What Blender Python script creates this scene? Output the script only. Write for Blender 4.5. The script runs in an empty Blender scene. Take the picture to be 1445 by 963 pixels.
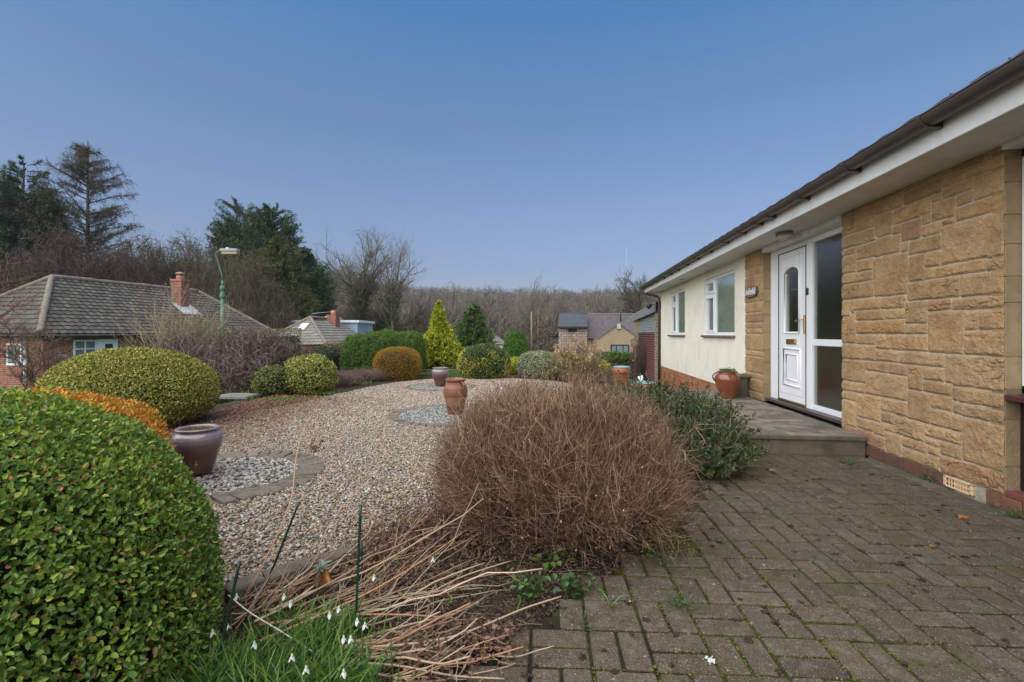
import bpy, math, random
import numpy as np
from math import radians, sin, cos, tan, pi, sqrt, atan2
random.seed(7); R = np.random.RandomState(11)
col = bpy.context.scene.collection
sc = bpy.context.scene

# ------------------------------------------------------------------ camera, sky, sun, exposure
YAW = math.atan(72.5/680); CA, SA = cos(YAW), sin(YAW); EYE = 1.21
cd = bpy.data.cameras.new("camera"); cam = bpy.data.objects.new("camera", cd); col.objects.link(cam)
cam.location = (0, 0, EYE); cam.rotation_euler = (radians(90), 0, YAW)
cd.sensor_width = 36; cd.lens = 680/1445*36; cd.shift_y = -10.5/1445; cd.clip_start = .05; cd.clip_end = 3000
sc.camera = cam
SUN_EL, SUN_AZ = radians(48), radians(212)      # azimuth clockwise from +Y
world = bpy.data.worlds.new("World"); sc.world = world; world.use_nodes = True
wn, wl = world.node_tree.nodes, world.node_tree.links
bg = wn["Background"]
sky = wn.new("ShaderNodeTexSky"); sky.sky_type = 'NISHITA'; sky.sun_disc = False
sky.sun_elevation = SUN_EL; sky.sun_rotation = SUN_AZ; sky.dust_density = 1.0; sky.ozone_density = 1.5
tc = wn.new("ShaderNodeTexCoord"); sx = wn.new("ShaderNodeSeparateXYZ"); wl.new(tc.outputs["Generated"], sx.inputs[0])
ramp = wn.new("ShaderNodeValToRGB"); wl.new(sx.outputs[2], ramp.inputs[0])
SKYR = [(0.0, (.47, .46, .58)), (.10, (.475, .47, .58)), (.25, (.63, .65, .74)), (.42, (.60, .765, .85)), (.56, (.42, .83, 1.05)), (1.0, (.8, 1.0, 1.1))]
el = ramp.color_ramp.elements
el[0].position = 0; el[0].color = (*SKYR[0][1], 1); el[1].position = 1; el[1].color = (*SKYR[-1][1], 1)
SKYR = [(p_, tuple(v*.765 for v in c_)) for p_, c_ in SKYR]
el[0].color = (*SKYR[0][1], 1); el[1].color = (*SKYR[-1][1], 1)
for p_, c_ in SKYR[1:-1]:
    e_ = el.new(p_); e_.color = (*c_, 1)
mx = wn.new("ShaderNodeMix"); mx.data_type = 'RGBA'; mx.blend_type = 'MULTIPLY'; mx.inputs[0].default_value = 1
wl.new(sky.outputs[0], mx.inputs[6]); wl.new(ramp.outputs[0], mx.inputs[7]); wl.new(mx.outputs[2], bg.inputs[0])
bg.inputs[1].default_value = 0.050
sd = bpy.data.lights.new("sun", 'SUN'); sd.energy = 1.5; sd.angle = radians(120); sd.color = (1, .94, .84)
so = bpy.data.objects.new("sun", sd); col.objects.link(so)
sdir = np.array([sin(SUN_AZ)*cos(SUN_EL), cos(SUN_AZ)*cos(SUN_EL), sin(SUN_EL)])
from mathutils import Vector, Matrix
so.rotation_euler = Vector(-sdir).to_track_quat('-Z', 'Y').to_euler()
sc.view_settings.view_transform = 'Standard'; sc.view_settings.look = 'None'
sc.view_settings.exposure = 2.08; sc.view_settings.gamma = 1
sc.cycles.max_bounces = 6; sc.cycles.diffuse_bounces = 3; sc.cycles.transparent_max_bounces = 12

# ------------------------------------------------------------------ measuring helpers
def W(xr, d, z=0.0):
    return np.array([xr*CA - d*SA, xr*SA + d*CA, z])
def Q(px, py, d):
    return W((px-722.5)/680*d, d, EYE-(py-471)/680*d)
def GP(px, py, z=0.0):
    return Q(px, py, (EYE-z)*680/(py-471))
def hsh(ix, iy, iz, seed):
    h = (ix*374761393 + iy*668265263 + iz*2147483647*3 + seed*974711) & 0xffffffff
    h = ((h ^ (h >> 13))*1274126177) & 0xffffffff
    h = (h ^ (h >> 16)) & 0xffffff
    return h/float(0xffffff)*2-1
def vn(p, f=1.0, seed=0):
    p = np.asarray(p, float)*f + 1000.5
    i = np.floor(p).astype(np.int64); t = p-i; t = t*t*(3-2*t)
    out = 0
    for a in (0, 1):
        for b in (0, 1):
            for c in (0, 1):
                w = (t[..., 0] if a else 1-t[..., 0])*(t[..., 1] if b else 1-t[..., 1])*(t[..., 2] if c else 1-t[..., 2])
                out = out + w*hsh(i[..., 0]+a, i[..., 1]+b, i[..., 2]+c, seed)
    return out
def fbm(p, f=1., o=3, seed=0):
    return sum(vn(p, f*2**k, seed+k)/2**k for k in range(o))
def unit(v):
    return v/np.maximum(np.linalg.norm(v, axis=-1, keepdims=True), 1e-9)
def sm(t):
    t = np.clip(t, 0, 1); return t*t*(3-2*t)
def rdir(n):
    return unit(R.normal(size=(n, 3)))

# ------------------------------------------------------------------ mesh building
class G:
    def __init__(s): s.V = []; s.C = []; s.U = []; s.F = []; s.n = 0
    def add(s, v, f, c=(.5, .5, .5), mat=0, smooth=False, uv=None):
        v = np.asarray(v, float).reshape(-1, 3); f = np.asarray(f, np.int64)
        if len(v) == 0 or len(f) == 0: return s
        c = np.asarray(c, float)
        if c.ndim == 1: c = np.broadcast_to(c[:3], (len(v), 3))
        s.V.append(v); s.C.append(c); s.U.append(np.zeros((len(v), 3)) if uv is None else np.column_stack([uv, np.zeros(len(v))]))
        s.F.append((f+s.n, mat, smooth)); s.n += len(v); return s
    def quad(s, a, b, c_, d, c=(.5, .5, .5), mat=0):
        P = np.array([a, b, c_, d], float); w = np.linalg.norm(P[1]-P[0]); h = np.linalg.norm(P[3]-P[0])
        e = (P[1]-P[0])/max(w, 1e-9)
        uu = (P-P[0])@e; up = P[3]-P[0]; up = up-e*(up@e); up = up/max(np.linalg.norm(up), 1e-9)
        return s.add(P, [[0, 1, 2, 3]], c, mat, False, np.column_stack([uu, (P-P[0])@up]))
    def box(s, lo, hi, c=(.5, .5, .5), mat=0, b=.004, M=None):
        lo = np.minimum(lo, hi).astype(float) if True else lo; return s.boxes([(np.array(lo)+hi)/2], [np.abs(np.array(hi)-lo)/2], b, c, mat, M)
    def boxes(s, cen, half, b=.004, c=(.5, .5, .5), mat=0, M=None):
        cen = np.asarray(cen, float).reshape(-1, 3); half = np.asarray(half, float).reshape(-1, 3); n = len(cen)
        vs = []
        for k in range(8):
            sg = np.array([1 if k & 1 else -1, 1 if k & 2 else -1, 1 if k & 4 else -1])
            for ax in range(3):
                ins = np.full(3, 1.); ins[ax] = 0
                bb = np.minimum(b, half.min(axis=1)*.45)[:, None]
                vs.append(sg*(half-bb*ins))
        V = np.stack(vs, 1)                    # n,24,3
        if M is not None:
            M = np.asarray(M, float)
            V = V@M.T if M.ndim == 2 else np.einsum('nij,nkj->nki', M, V)
        V = V+cen[:, None]
        f = BOXF[None]+np.arange(n)[:, None, None]*24
        t = BOXT[None]+np.arange(n)[:, None, None]*24
        c = np.asarray(c, float)
        cc = c if c.ndim == 1 else np.repeat(c, 24, 0)
        base = s.n
        s.add(V.reshape(-1, 3), f.reshape(-1, 4), cc, mat)
        s.F.append((t.reshape(-1, 3)+base, mat, False)); return s
    def tubes(s, P, r, sides=3, c=(.3, .2, .1), mat=0, smooth=True):
        P = np.asarray(P, float)
        if P.ndim == 2: P = P[None]
        N, K, _ = P.shape
        r = np.broadcast_to(np.asarray(r, float), (N, K)) if np.ndim(r) < 2 else r
        T = np.gradient(P, axis=1); T = unit(T)
        ref = np.where(np.abs(T[:, :1, 2:3]) > .9, np.array([1., 0, 0]), np.array([0, 0, 1.]))
        A = unit(np.cross(T, np.broadcast_to(ref, T.shape))); B = np.cross(T, A)
        a = np.arange(sides)/sides*2*pi
        ring = P[:, :, None]+r[:, :, None, None]*(A[:, :, None]*np.cos(a)[None, None, :, None]+B[:, :, None]*np.sin(a)[None, None, :, None])
        idx = np.arange(N*K*sides).reshape(N, K, sides)
        j = np.roll(idx, -1, 2)
        f = np.stack([idx[:, :-1], j[:, :-1], j[:, 1:], idx[:, 1:]], -1).reshape(-1, 4)
        c = np.asarray(c, float)
        if c.ndim == 2: c = np.repeat(c, K*sides, 0)
        base = s.n
        s.add(ring.reshape(-1, 3), f, c, mat, smooth)
        if sides > 3:
            caps = np.concatenate([idx[:, 0, ::-1], idx[:, -1]], 0)
            s.F.append((caps+base, mat, False))
        return s
    def leaves(s, p, ax, nr, L, Wd, c, mat=0, kind=2, fold=.25):
        """p base, ax leaf axis, nr approx normal"""
        p = np.asarray(p, float); n = len(p)
        if n == 0: return s
        ax = unit(ax); sd_ = unit(np.cross(ax, nr)+1e-6*rdir(n)); up = np.cross(sd_, ax)
        L = np.broadcast_to(L, n)[:, None]; Wd = np.broadcast_to(Wd, n)[:, None]
        if kind == 2:
            pts = [p, p+ax*L*.35+sd_*Wd*.5+up*Wd*fold, p+ax*L*.72+sd_*Wd*.42+up*Wd*fold*.8, p+ax*L-up*L*.06, p+ax*L*.72-sd_*Wd*.42+up*Wd*fold*.8, p+ax*L*.35-sd_*Wd*.5+up*Wd*fold]
            f = np.array([[0, 1, 2, 3], [0, 3, 4, 5]])
        elif kind == 1:
            pts = [p, p+ax*L*.5+sd_*Wd*.5, p+ax*L, p+ax*L*.5-sd_*Wd*.5]; f = np.array([[0, 1, 2, 3]])
        else:
            pts = [p-sd_*Wd*.5, p+sd_*Wd*.5, p+ax*L]; f = np.array([[0, 1, 2]])
        k = len(pts); V = np.stack(pts, 1).reshape(-1, 3)
        F = (f[None]+np.arange(n)[:, None, None]*k).reshape(-1, f.shape[1])
        c = np.asarray(c, float)
        if c.ndim == 2: c = np.repeat(c, k, 0)
        return s.add(V, F, c, mat)
    def lathe(s, prof, cen, segs=40, c=(.5, .3, .2), mat=0, wob=0., sx=1., sy=1.):
        prof = np.array(prof, float); K = len(prof); a = np.arange(segs)/segs*2*pi
        r = prof[:, 0][:, None]*(1+wob*np.sin(a*3+prof[:, 1][:, None]*9))
        V = np.stack([cen[0]+r*np.cos(a)*sx, cen[1]+r*np.sin(a)*sy, cen[2]+np.broadcast_to(prof[:, 1][:, None], r.shape)], -1)
        i = np.arange(K*segs).reshape(K, segs); j = np.roll(i, -1, 1)
        f = np.stack([i[:-1], j[:-1], j[1:], i[1:]], -1).reshape(-1, 4)
        c = np.asarray(c, float); cc = c if c.ndim == 1 else np.repeat(c, segs, 0)
        return s.add(V.reshape(-1, 3), f, cc, mat, True)
    def build(s, name, mats, parent=None, origin=None):
        mats = mats if isinstance(mats, (list, tuple)) else [mats]
        V = np.concatenate(s.V); C = np.concatenate(s.C); U = np.concatenate(s.U)
        off = np.zeros(3)
        if parent is not None:
            o_ = parent
            while o_ is not None: off += np.array(o_.location); o_ = o_.parent
        org = off if origin is None else np.array(origin, float)
        V = V-org
        me = bpy.data.meshes.new(name)
        me.vertices.add(len(V)); me.vertices.foreach_set("co", V.astype(np.float32).ravel())
        tot = np.concatenate([np.full(len(f), f.shape[1]) for f, _, _ in s.F])
        loops = np.concatenate([f.ravel() for f, _, _ in s.F])
        me.loops.add(len(loops)); me.loops.foreach_set("vertex_index", loops.astype(np.int32))
        me.polygons.add(len(tot)); me.polygons.foreach_set("loop_start", (np.cumsum(tot)-tot).astype(np.int32))
        me.polygons.foreach_set("material_index", np.concatenate([np.full(len(f), m) for f, m, _ in s.F]).astype(np.int32))
        me.polygons.foreach_set("use_smooth", np.concatenate([np.full(len(f), sm_) for f, _, sm_ in s.F]).astype(bool))
        a = me.attributes.new("Col", 'FLOAT_COLOR', 'POINT'); a.data.foreach_set("color", np.column_stack([C, np.ones(len(C))]).astype(np.float32).ravel())
        if np.any(U):
            a = me.attributes.new("uvw", 'FLOAT_VECTOR', 'POINT'); a.data.foreach_set("vector", U.astype(np.float32).ravel())
        me.update(calc_edges=True)
        for m in mats: me.materials.append(m)
        o = bpy.data.objects.new(name, me); col.objects.link(o)
        if parent is not None: o.parent = parent
        elif origin is not None: o.location = org
        return o
def vid(k, ax): return k*3+ax
_bf = []; _bt = []
for ax in range(3):
    o1, o2 = [(1, 2), (2, 0), (0, 1)][ax]
    for sgn in (0, 1):
        q = [vid((sgn << ax) | (a << o1) | (b << o2), ax) for a, b in ((0, 0), (1, 0), (1, 1), (0, 1))]
        _bf.append(q if sgn else q[::-1])
for ax in range(3):      # edges along ax
    o1, o2 = [(1, 2), (2, 0), (0, 1)][ax]
    for a in (0, 1):
        for b in (0, 1):
            k0 = (a << o1) | (b << o2); k1 = k0 | (1 << ax)
            q = [vid(k0, o1), vid(k1, o1), vid(k1, o2), vid(k0, o2)]
            _bf.append(q if (a ^ b) == 0 else q[::-1])
for k in range(8): _bt.append([vid(k, 0), vid(k, 1), vid(k, 2)])
BOXF = np.array(_bf); BOXT = np.array(_bt)

def tag(o, label=None, cat=None, group=None, kind=None):
    if label: o['label'] = label
    if cat: o['category'] = cat
    if group: o['group'] = group
    if kind: o['kind'] = kind
    return o
def thing(name, label, cat, loc, group=None):
    o = bpy.data.objects.new(name, None); o.empty_display_size = .1; col.objects.link(o); o.location = tuple(loc)
    return tag(o, label, cat, group)

# ------------------------------------------------------------------ materials
def lin(*rgb):
    return tuple((c/255/12.92 if c/255 <= .04045 else ((c/255+.055)/1.055)**2.4) for c in rgb)
MATS = {}
def mat(name, color=None, rough=.7, spec=.4, var=0., vs=8., bump=0., bs=40., coat=0., metal=0., dirt=None, ds=2., damt=.5, trans=0., obj=True, detail=4, speck=None):
    if name in MATS: return MATS[name]
    m = bpy.data.materials.new(name); m.use_nodes = True; n, l = m.node_tree.nodes, m.node_tree.links
    b = n["Principled BSDF"]; b.inputs["Roughness"].default_value = rough; b.inputs["Specular IOR Level"].default_value = spec
    b.inputs["Metallic"].default_value = metal; b.inputs["Coat Weight"].default_value = coat; b.inputs["Coat Roughness"].default_value = .15
    t = n.new("ShaderNodeTexCoord"); src = t.outputs["Object"]
    if color is None:
        a = n.new("ShaderNodeAttribute"); a.attribute_name = "Col"; c = a.outputs["Color"]
    else:
        q = n.new("ShaderNodeRGB"); q.outputs[0].default_value = (*color, 1); c = q.outputs[0]
    if var:
        nz = n.new("ShaderNodeTexNoise"); nz.inputs["Scale"].default_value = vs; nz.inputs["Detail"].default_value = detail; nz.inputs["Roughness"].default_value = .65
        l.new(src, nz.inputs["Vector"])
        mr = n.new("ShaderNodeMapRange"); mr.inputs[1].default_value = .25; mr.inputs[2].default_value = .75; mr.inputs[3].default_value = 1-var; mr.inputs[4].default_value = 1+var
        l.new(nz.outputs[0], mr.inputs[0])
        mm = n.new("ShaderNodeMix"); mm.data_type = 'RGBA'; mm.blend_type = 'MULTIPLY'; mm.inputs[0].default_value = 1
        l.new(c, mm.inputs[6]); l.new(mr.outputs[0], mm.inputs[7]); c = mm.outputs[2]
    if dirt is not None:
        nz = n.new("ShaderNodeTexNoise"); nz.inputs["Scale"].default_value = ds; nz.inputs["Detail"].default_value = 6; nz.inputs["Roughness"].default_value = .7
        l.new(src, nz.inputs["Vector"])
        mr = n.new("ShaderNodeMapRange"); mr.inputs[1].default_value = .5; mr.inputs[2].default_value = .68; mr.inputs[3].default_value = 0; mr.inputs[4].default_value = damt
        l.new(nz.outputs[0], mr.inputs[0])
        mm = n.new("ShaderNodeMix"); mm.data_type = 'RGBA'; l.new(mr.outputs[0], mm.inputs[0]); l.new(c, mm.inputs[6]); mm.inputs[7].default_value = (*dirt, 1); c = mm.outputs[2]
    if speck:
        for sc_, s_, lo_, am_ in speck:
            nz = n.new("ShaderNodeTexNoise"); nz.inputs["Scale"].default_value = s_; nz.inputs["Detail"].default_value = 2; l.new(src, nz.inputs["Vector"])
            mr = n.new("ShaderNodeMapRange"); mr.inputs[1].default_value = lo_; mr.inputs[2].default_value = lo_+.06; mr.inputs[3].default_value = 0; mr.inputs[4].default_value = am_
            l.new(nz.outputs[0], mr.inputs[0]); mm = n.new("ShaderNodeMix"); mm.data_type = 'RGBA'; l.new(mr.outputs[0], mm.inputs[0]); l.new(c, mm.inputs[6]); mm.inputs[7].default_value = (*sc_, 1); c = mm.outputs[2]
    l.new(c, b.inputs["Base Color"])
    if bump:
        nz = n.new("ShaderNodeTexNoise"); nz.inputs["Scale"].default_value = bs; nz.inputs["Detail"].default_value = 5; l.new(src, nz.inputs["Vector"])
        bp = n.new("ShaderNodeBump"); bp.inputs["Strength"].default_value = bump; bp.inputs["Distance"].default_value = .02
        l.new(nz.outputs[0], bp.inputs["Height"]); l.new(bp.outputs[0], b.inputs["Normal"])
    if trans:
        tr = n.new("ShaderNodeBsdfTranslucent"); l.new(c, tr.inputs[0]); ms = n.new("ShaderNodeMixShader"); ms.inputs[0].default_value = trans
        l.new(b.outputs[0], ms.inputs[1]); l.new(tr.outputs[0], ms.inputs[2]); l.new(ms.outputs[0], n["Material Output"].inputs[0])
    MATS[name] = m; return m
def brickmat(name, c1, c2, mortar, w=.225, h=.075, ms=.01, bump=.4, var=.3, offset=.5):
    m = bpy.data.materials.new(name); m.use_nodes = True; n, l = m.node_tree.nodes, m.node_tree.links
    b = n["Principled BSDF"]; b.inputs["Roughness"].default_value = .9; b.inputs["Specular IOR Level"].default_value = .2
    a = n.new("ShaderNodeAttribute"); a.attribute_name = "uvw"
    br = n.new("ShaderNodeTexBrick"); br.inputs["Color1"].default_value = (*c1, 1); br.inputs["Color2"].default_value = (*c2, 1); br.inputs["Mortar"].default_value = (*mortar, 1)
    br.inputs["Scale"].default_value = 1; br.inputs["Brick Width"].default_value = w; br.inputs["Row Height"].default_value = h; br.inputs["Mortar Size"].default_value = ms; br.inputs["Bias"].default_value = 0
    br.inputs["Mortar Smooth"].default_value = .1; br.offset = offset
    l.new(a.outputs["Vector"], br.inputs["Vector"])
    nz = n.new("ShaderNodeTexNoise"); nz.inputs["Scale"].default_value = 6; nz.inputs["Detail"].default_value = 5; l.new(a.outputs["Vector"], nz.inputs["Vector"])
    mr = n.new("ShaderNodeMapRange"); mr.inputs[1].default_value = .3; mr.inputs[2].default_value = .7; mr.inputs[3].default_value = 1-var; mr.inputs[4].default_value = 1+var; l.new(nz.outputs[0], mr.inputs[0])
    mm = n.new("ShaderNodeMix"); mm.data_type = 'RGBA'; mm.blend_type = 'MULTIPLY'; mm.inputs[0].default_value = 1
    l.new(br.outputs[0], mm.inputs[6]); l.new(mr.outputs[0], mm.inputs[7]); l.new(mm.outputs[2], b.inputs["Base Color"])
    bp = n.new("ShaderNodeBump"); bp.inputs["Strength"].default_value = bump; bp.inputs["Distance"].default_value = .01; bp.invert = True
    l.new(br.outputs["Fac"], bp.inputs["Height"]); l.new(bp.outputs[0], b.inputs["Normal"]); return m
def glassmat(name, wavy=0., ior=1.6, tint=(.9, .95, .93), rough=.0, refl=1.0):
    m = bpy.data.materials.new(name); m.use_nodes = True; n, l = m.node_tree.nodes, m.node_tree.links; n.remove(n["Principled BSDF"])
    gl = n.new("ShaderNodeBsdfGlossy"); gl.inputs["Roughness"].default_value = rough; gl.inputs[0].default_value = (refl, refl, refl, 1)
    tp = n.new("ShaderNodeBsdfTransparent"); tp.inputs[0].default_value = (*tint, 1)
    f0 = ((ior-1)/(ior+1))**2; ge = n.new("ShaderNodeNewGeometry"); dt = n.new("ShaderNodeVectorMath"); dt.operation = 'DOT_PRODUCT'
    l.new(ge.outputs["Incoming"], dt.inputs[0]); l.new(ge.outputs["Normal"], dt.inputs[1])
    def mth(op, a_, b_=None):
        q = n.new("ShaderNodeMath"); q.operation = op
        for k, v in enumerate((a_, b_)):
            if v is None: continue
            if isinstance(v, (int, float)): q.inputs[k].default_value = v
            else: l.new(v, q.inputs[k])
        return q.outputs[0]
    F = mth('ADD', mth('MULTIPLY', mth('POWER', mth('SUBTRACT', 1., mth('ABSOLUTE', dt.outputs["Value"])), 4.), 1-f0), f0)
    ms = n.new("ShaderNodeMixShader"); l.new(F, ms.inputs[0]); l.new(tp.outputs[0], ms.inputs[1]); l.new(gl.outputs[0], ms.inputs[2]); l.new(ms.outputs[0], n["Material Output"].inputs[0])
    if wavy:
        t = n.new("ShaderNodeTexCoord"); nz = n.new("ShaderNodeTexNoise"); nz.inputs["Scale"].default_value = 45; nz.inputs["Detail"].default_value = 1; l.new(t.outputs["Object"], nz.inputs["Vector"])
        bp = n.new("ShaderNodeBump"); bp.inputs["Strength"].default_value = wavy; bp.inputs["Distance"].default_value = .01; l.new(nz.outputs[0], bp.inputs["Height"]); l.new(bp.outputs[0], gl.inputs["Normal"])
    return m

M_leaf = mat("glossy_leaf", None, .40, .45, trans=.28)
M_matte = mat("matte_leaf", None, .7, .25, trans=.1)
M_twig = mat("twig", None, .85, .2)
M_bark = mat("bark", None, .9, .2, var=.35, vs=6, bump=.6, bs=12)
M_core = mat("shrub_inside", None, .95, .1, var=.3, vs=10)
M_white = mat("white_upvc", (.80, .81, .82), .28, .5)
M_whitepaint = mat("white_paint", (.74, .74, .73), .5, .4, var=.06, vs=5, dirt=(.45, .43, .38), ds=3, damt=.35)
M_soffit = mat("soffit_paint", (.66, .65, .62), .6, .3, var=.10, vs=4, dirt=(.42, .40, .36), ds=2.2, damt=.5)
M_brownpl = mat("brown_plastic", (.075, .055, .050), .38, .45, var=.25, vs=5)
M_brass = mat("brass", (.80, .52, .18), .25, .5, metal=1.)
M_black = mat("black_plastic", (.012, .012, .013), .35, .5)
M_room = mat("dark_room", (.10, .10, .09), .9, .1)
M_hall = mat("hall_wall", (.10, .10, .075), .9, .1, var=.3, vs=3)
M_curtain = mat("curtain", (.40, .44, .38), .9, .1, var=.2, vs=3)
M_render = mat("cream_render", (.82, .77, .64), .9, .15, var=.05, vs=2.5, bump=.55, bs=45, dirt=(.55, .50, .40), ds=1.3, damt=.35)
def streaks(m, colr, amt):
    n, l = m.node_tree.nodes, m.node_tree.links; b = n["Principled BSDF"]; c = b.inputs["Base Color"].links[0].from_socket
    t = n.new("ShaderNodeTexCoord"); mp = n.new("ShaderNodeMapping"); mp.inputs["Scale"].default_value = (5, 5, .45); l.new(t.outputs["Object"], mp.inputs[0])
    nz = n.new("ShaderNodeTexNoise"); nz.inputs["Scale"].default_value = 1.6; nz.inputs["Detail"].default_value = 6; nz.inputs["Roughness"].default_value = .7; l.new(mp.outputs[0], nz.inputs["Vector"])
    mr = n.new("ShaderNodeMapRange"); mr.inputs[1].default_value = .50; mr.inputs[2].default_value = .75; mr.inputs[3].default_value = 0; mr.inputs[4].default_value = amt; l.new(nz.outputs[0], mr.inputs[0])
    mm = n.new("ShaderNodeMix"); mm.data_type = 'RGBA'; l.new(mr.outputs[0], mm.inputs[0]); l.new(c, mm.inputs[6]); mm.inputs[7].default_value = (*colr, 1); l.new(mm.outputs[2], b.inputs["Base Color"])
streaks(M_render, (.55, .52, .42), .28); streaks(M_whitepaint, (.40, .38, .32), .25); streaks(M_soffit, (.40, .37, .31), .4)
M_stone = mat("sandstone", None, .9, .15, var=.20, vs=26, bump=.8, bs=70, detail=10, dirt=(.20, .13, .07), ds=5, damt=.45)
M_sawn = mat("sawn_stone", None, .9, .15, var=.16, vs=14, bump=.3, bs=60)
M_paver = mat("paver", None, .92, .12, var=.30, vs=42, bump=.6, bs=150, detail=10, dirt=(.26, .235, .185), ds=13, damt=.35, speck=[((.30, .26, .20), 170, .60, .7), ((.045, .04, .032), 120, .60, .75), ((.42, .40, .35), 38, .70, .7), ((.085, .085, .03), 5, .60, .5)])
M_joint = mat("joint_moss", None, 1., .1, var=.4, vs=20, bump=.8, bs=90)
M_pebble = mat("pebble", None, .6, .35, var=.15, vs=60)
M_soil = mat("soil", None, 1., .1, var=.4, vs=9, bump=1., bs=30, detail=8)
M_conc = mat("concrete", None, .9, .2, var=.25, vs=9, bump=.5, bs=50, dirt=(.05, .05, .035), ds=4, damt=.6)
M_tile = mat("roof_tile", None, .9, .2, var=.3, vs=7, dirt=(.20, .19, .15), ds=9, damt=.35)
M_mortar = mat("ridge_mortar", None, .95, .1, var=.35, vs=8)
M_glass = glassmat("window_glass", 0, 2.2)
M_wavy = glassmat("obscure_glass", .22, 2.2, tint=(.7, .75, .68))
M_terra = mat("terracotta", None, .45, .4, var=.22, vs=9, bump=.15, bs=20)
M_glaze = mat("glazed_pot", None, .22, .6, var=.18, vs=7, coat=.4)
M_generic = mat("painted", None, .6, .35, var=.12, vs=4)
M_metalg = mat("green_paint", (.095, .17, .11), .7, .4, var=.2, vs=5)
B_red = brickmat("red_brick", lin(150, 84, 66), lin(128, 70, 56), lin(150, 132, 118))
B_orange = brickmat("orange_brick", lin(170, 108, 72), lin(150, 96, 66), lin(150, 120, 95), w=.27, h=.09, ms=.008)
B_grey = brickmat("stone_block", lin(172, 152, 140), lin(142, 124, 116), lin(100, 88, 82), w=.45, h=.22, ms=.02)
B_purple = brickmat("plinth_brick", lin(128, 84, 66), lin(112, 78, 66), lin(165, 150, 128), w=.278, h=.095, ms=.009)
B_garage = brickmat("garage_stone", lin(150, 130, 100), lin(110, 95, 75), lin(150, 142, 125), w=.2, h=.11, ms=.012)

# ------------------------------------------------------------------ terrain
def to_c(x, y): return x*CA+y*SA, -x*SA+y*CA
def terr(x, y):
    xr, d = to_c(x, y)
    far = -1.7*sm((d-15.2)/9) - 1.8*sm((d-45)/40)
    lb = -6.4 + .16*np.clip(d, 0, 20)                 # left edge of the garden
    left = -1.35*sm((lb-xr)/3.0)
    z = np.minimum(far, left) if True else far
    z = z - .48*sm((x-1.6)/.8)*sm((y-9.0)/3.5)*(d < 24)
    hill = 27*sm((d-90)/260)+14*sm((-xr-30)/120)*sm((d-40)/120)
    und = .6*fbm(np.stack([xr/50, d/50, xr*0], -1), 1, 2, 3)*sm((d-50)/60)
    return z+hill+und
th = np.linspace(-pi, pi, 361); rr = np.concatenate([[0.0], np.geomspace(.6, 860, 190)])
TT, RR = np.meshgrid(th, rr); X = RR*np.sin(TT); Y = RR*np.cos(TT); Z = terr(X, Y)
Z = Z+.012*fbm(np.stack([X, Y, X*0], -1), 3, 2, 5)-.03
xr, dd = to_c(X, Y)
pn = fbm(np.stack([X, Y, X*0], -1), .6, 3, 9)[..., None]
soil = np.array([.060, .043, .032])*(1+.3*pn); grass = np.array([.055, .10, .022])*(1+.3*pn); litter = np.array([.075, .055, .038])*(1+.3*pn)
w1 = sm((dd-14.2)/.3)[..., None]; w2 = sm((dd-45)/20)[..., None]; w3 = sm((-6.3+.16*np.clip(dd, 0, 20)-xr)/.6)[..., None]
C = soil*(1-w1)+grass*w1; C = C*(1-w3)+grass*w3; C = C*(1-w2)+litter*w2
i = np.arange(X.size).reshape(X.shape)
f = np.stack([i[:-1, :-1], i[:-1, 1:], i[1:, 1:], i[1:, :-1]], -1).reshape(-1, 4)
g = G(); g.add(np.stack([X, Y, Z], -1), f, C.reshape(-1, 3), 0, True)
tag(g.build("ground", M_soil), kind="structure")
def tz(p): return float(terr(np.array(p[0]), np.array(p[1])))

# ------------------------------------------------------------------ polygons on the ground
def inpoly(px, py, poly):
    poly = np.asarray(poly); c = np.zeros(px.shape, bool); j = len(poly)-1
    for k in range(len(poly)):
        xi, yi = poly[k][:2]; xj, yj = poly[j][:2]
        c ^= ((yi > py) != (yj > py)) & (px < (xj-xi)*(py-yi)/(yj-yi+1e-12)+xi); j = k
    return c
def poly_sheet(name, poly, z, m, c, res=None):
    import mathutils.geometry as mg
    tri = mg.tessellate_polygon([[Vector((p[0], p[1], 0)) for p in poly]])
    g = G(); g.add([[p[0], p[1], z] for p in poly], [list(t) for t in tri], c, 0); return g.build(name, m)
GRAV = [GP(*p)[:2] for p in [(318, 838), (372, 818), (440, 797), (520, 775), (600, 735), (655, 712), (700, 640)]] + \
       [np.array(v) for v in [(.55, 3.9), (1.05, 5.2), (1.25, 7.0), (.9, 9.6)]] + \
       [GP(*p)[:2] for p in [(842, 556), (820, 545), (780, 538), (720, 534), (650, 533), (600, 536), (560, 540), (520, 547), (470, 558), (400, 574), (335, 586)]] + \
       [W(-4.2, 5.2)[:2], W(-3.6, 3.6)[:2], W(-3.0, 2.6)[:2], W(-1.9, 2.25)[:2]]
tag(poly_sheet("gravel_bed", GRAV, -.008, M_soil, (.19, .165, .135)), kind="structure")
RINGS = [(W(-2.46, 4.1), .58, .82), (W(-.84, 7.18), .84, 1.0), (W(-1.62, 10.9), .68, .80)]
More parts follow.
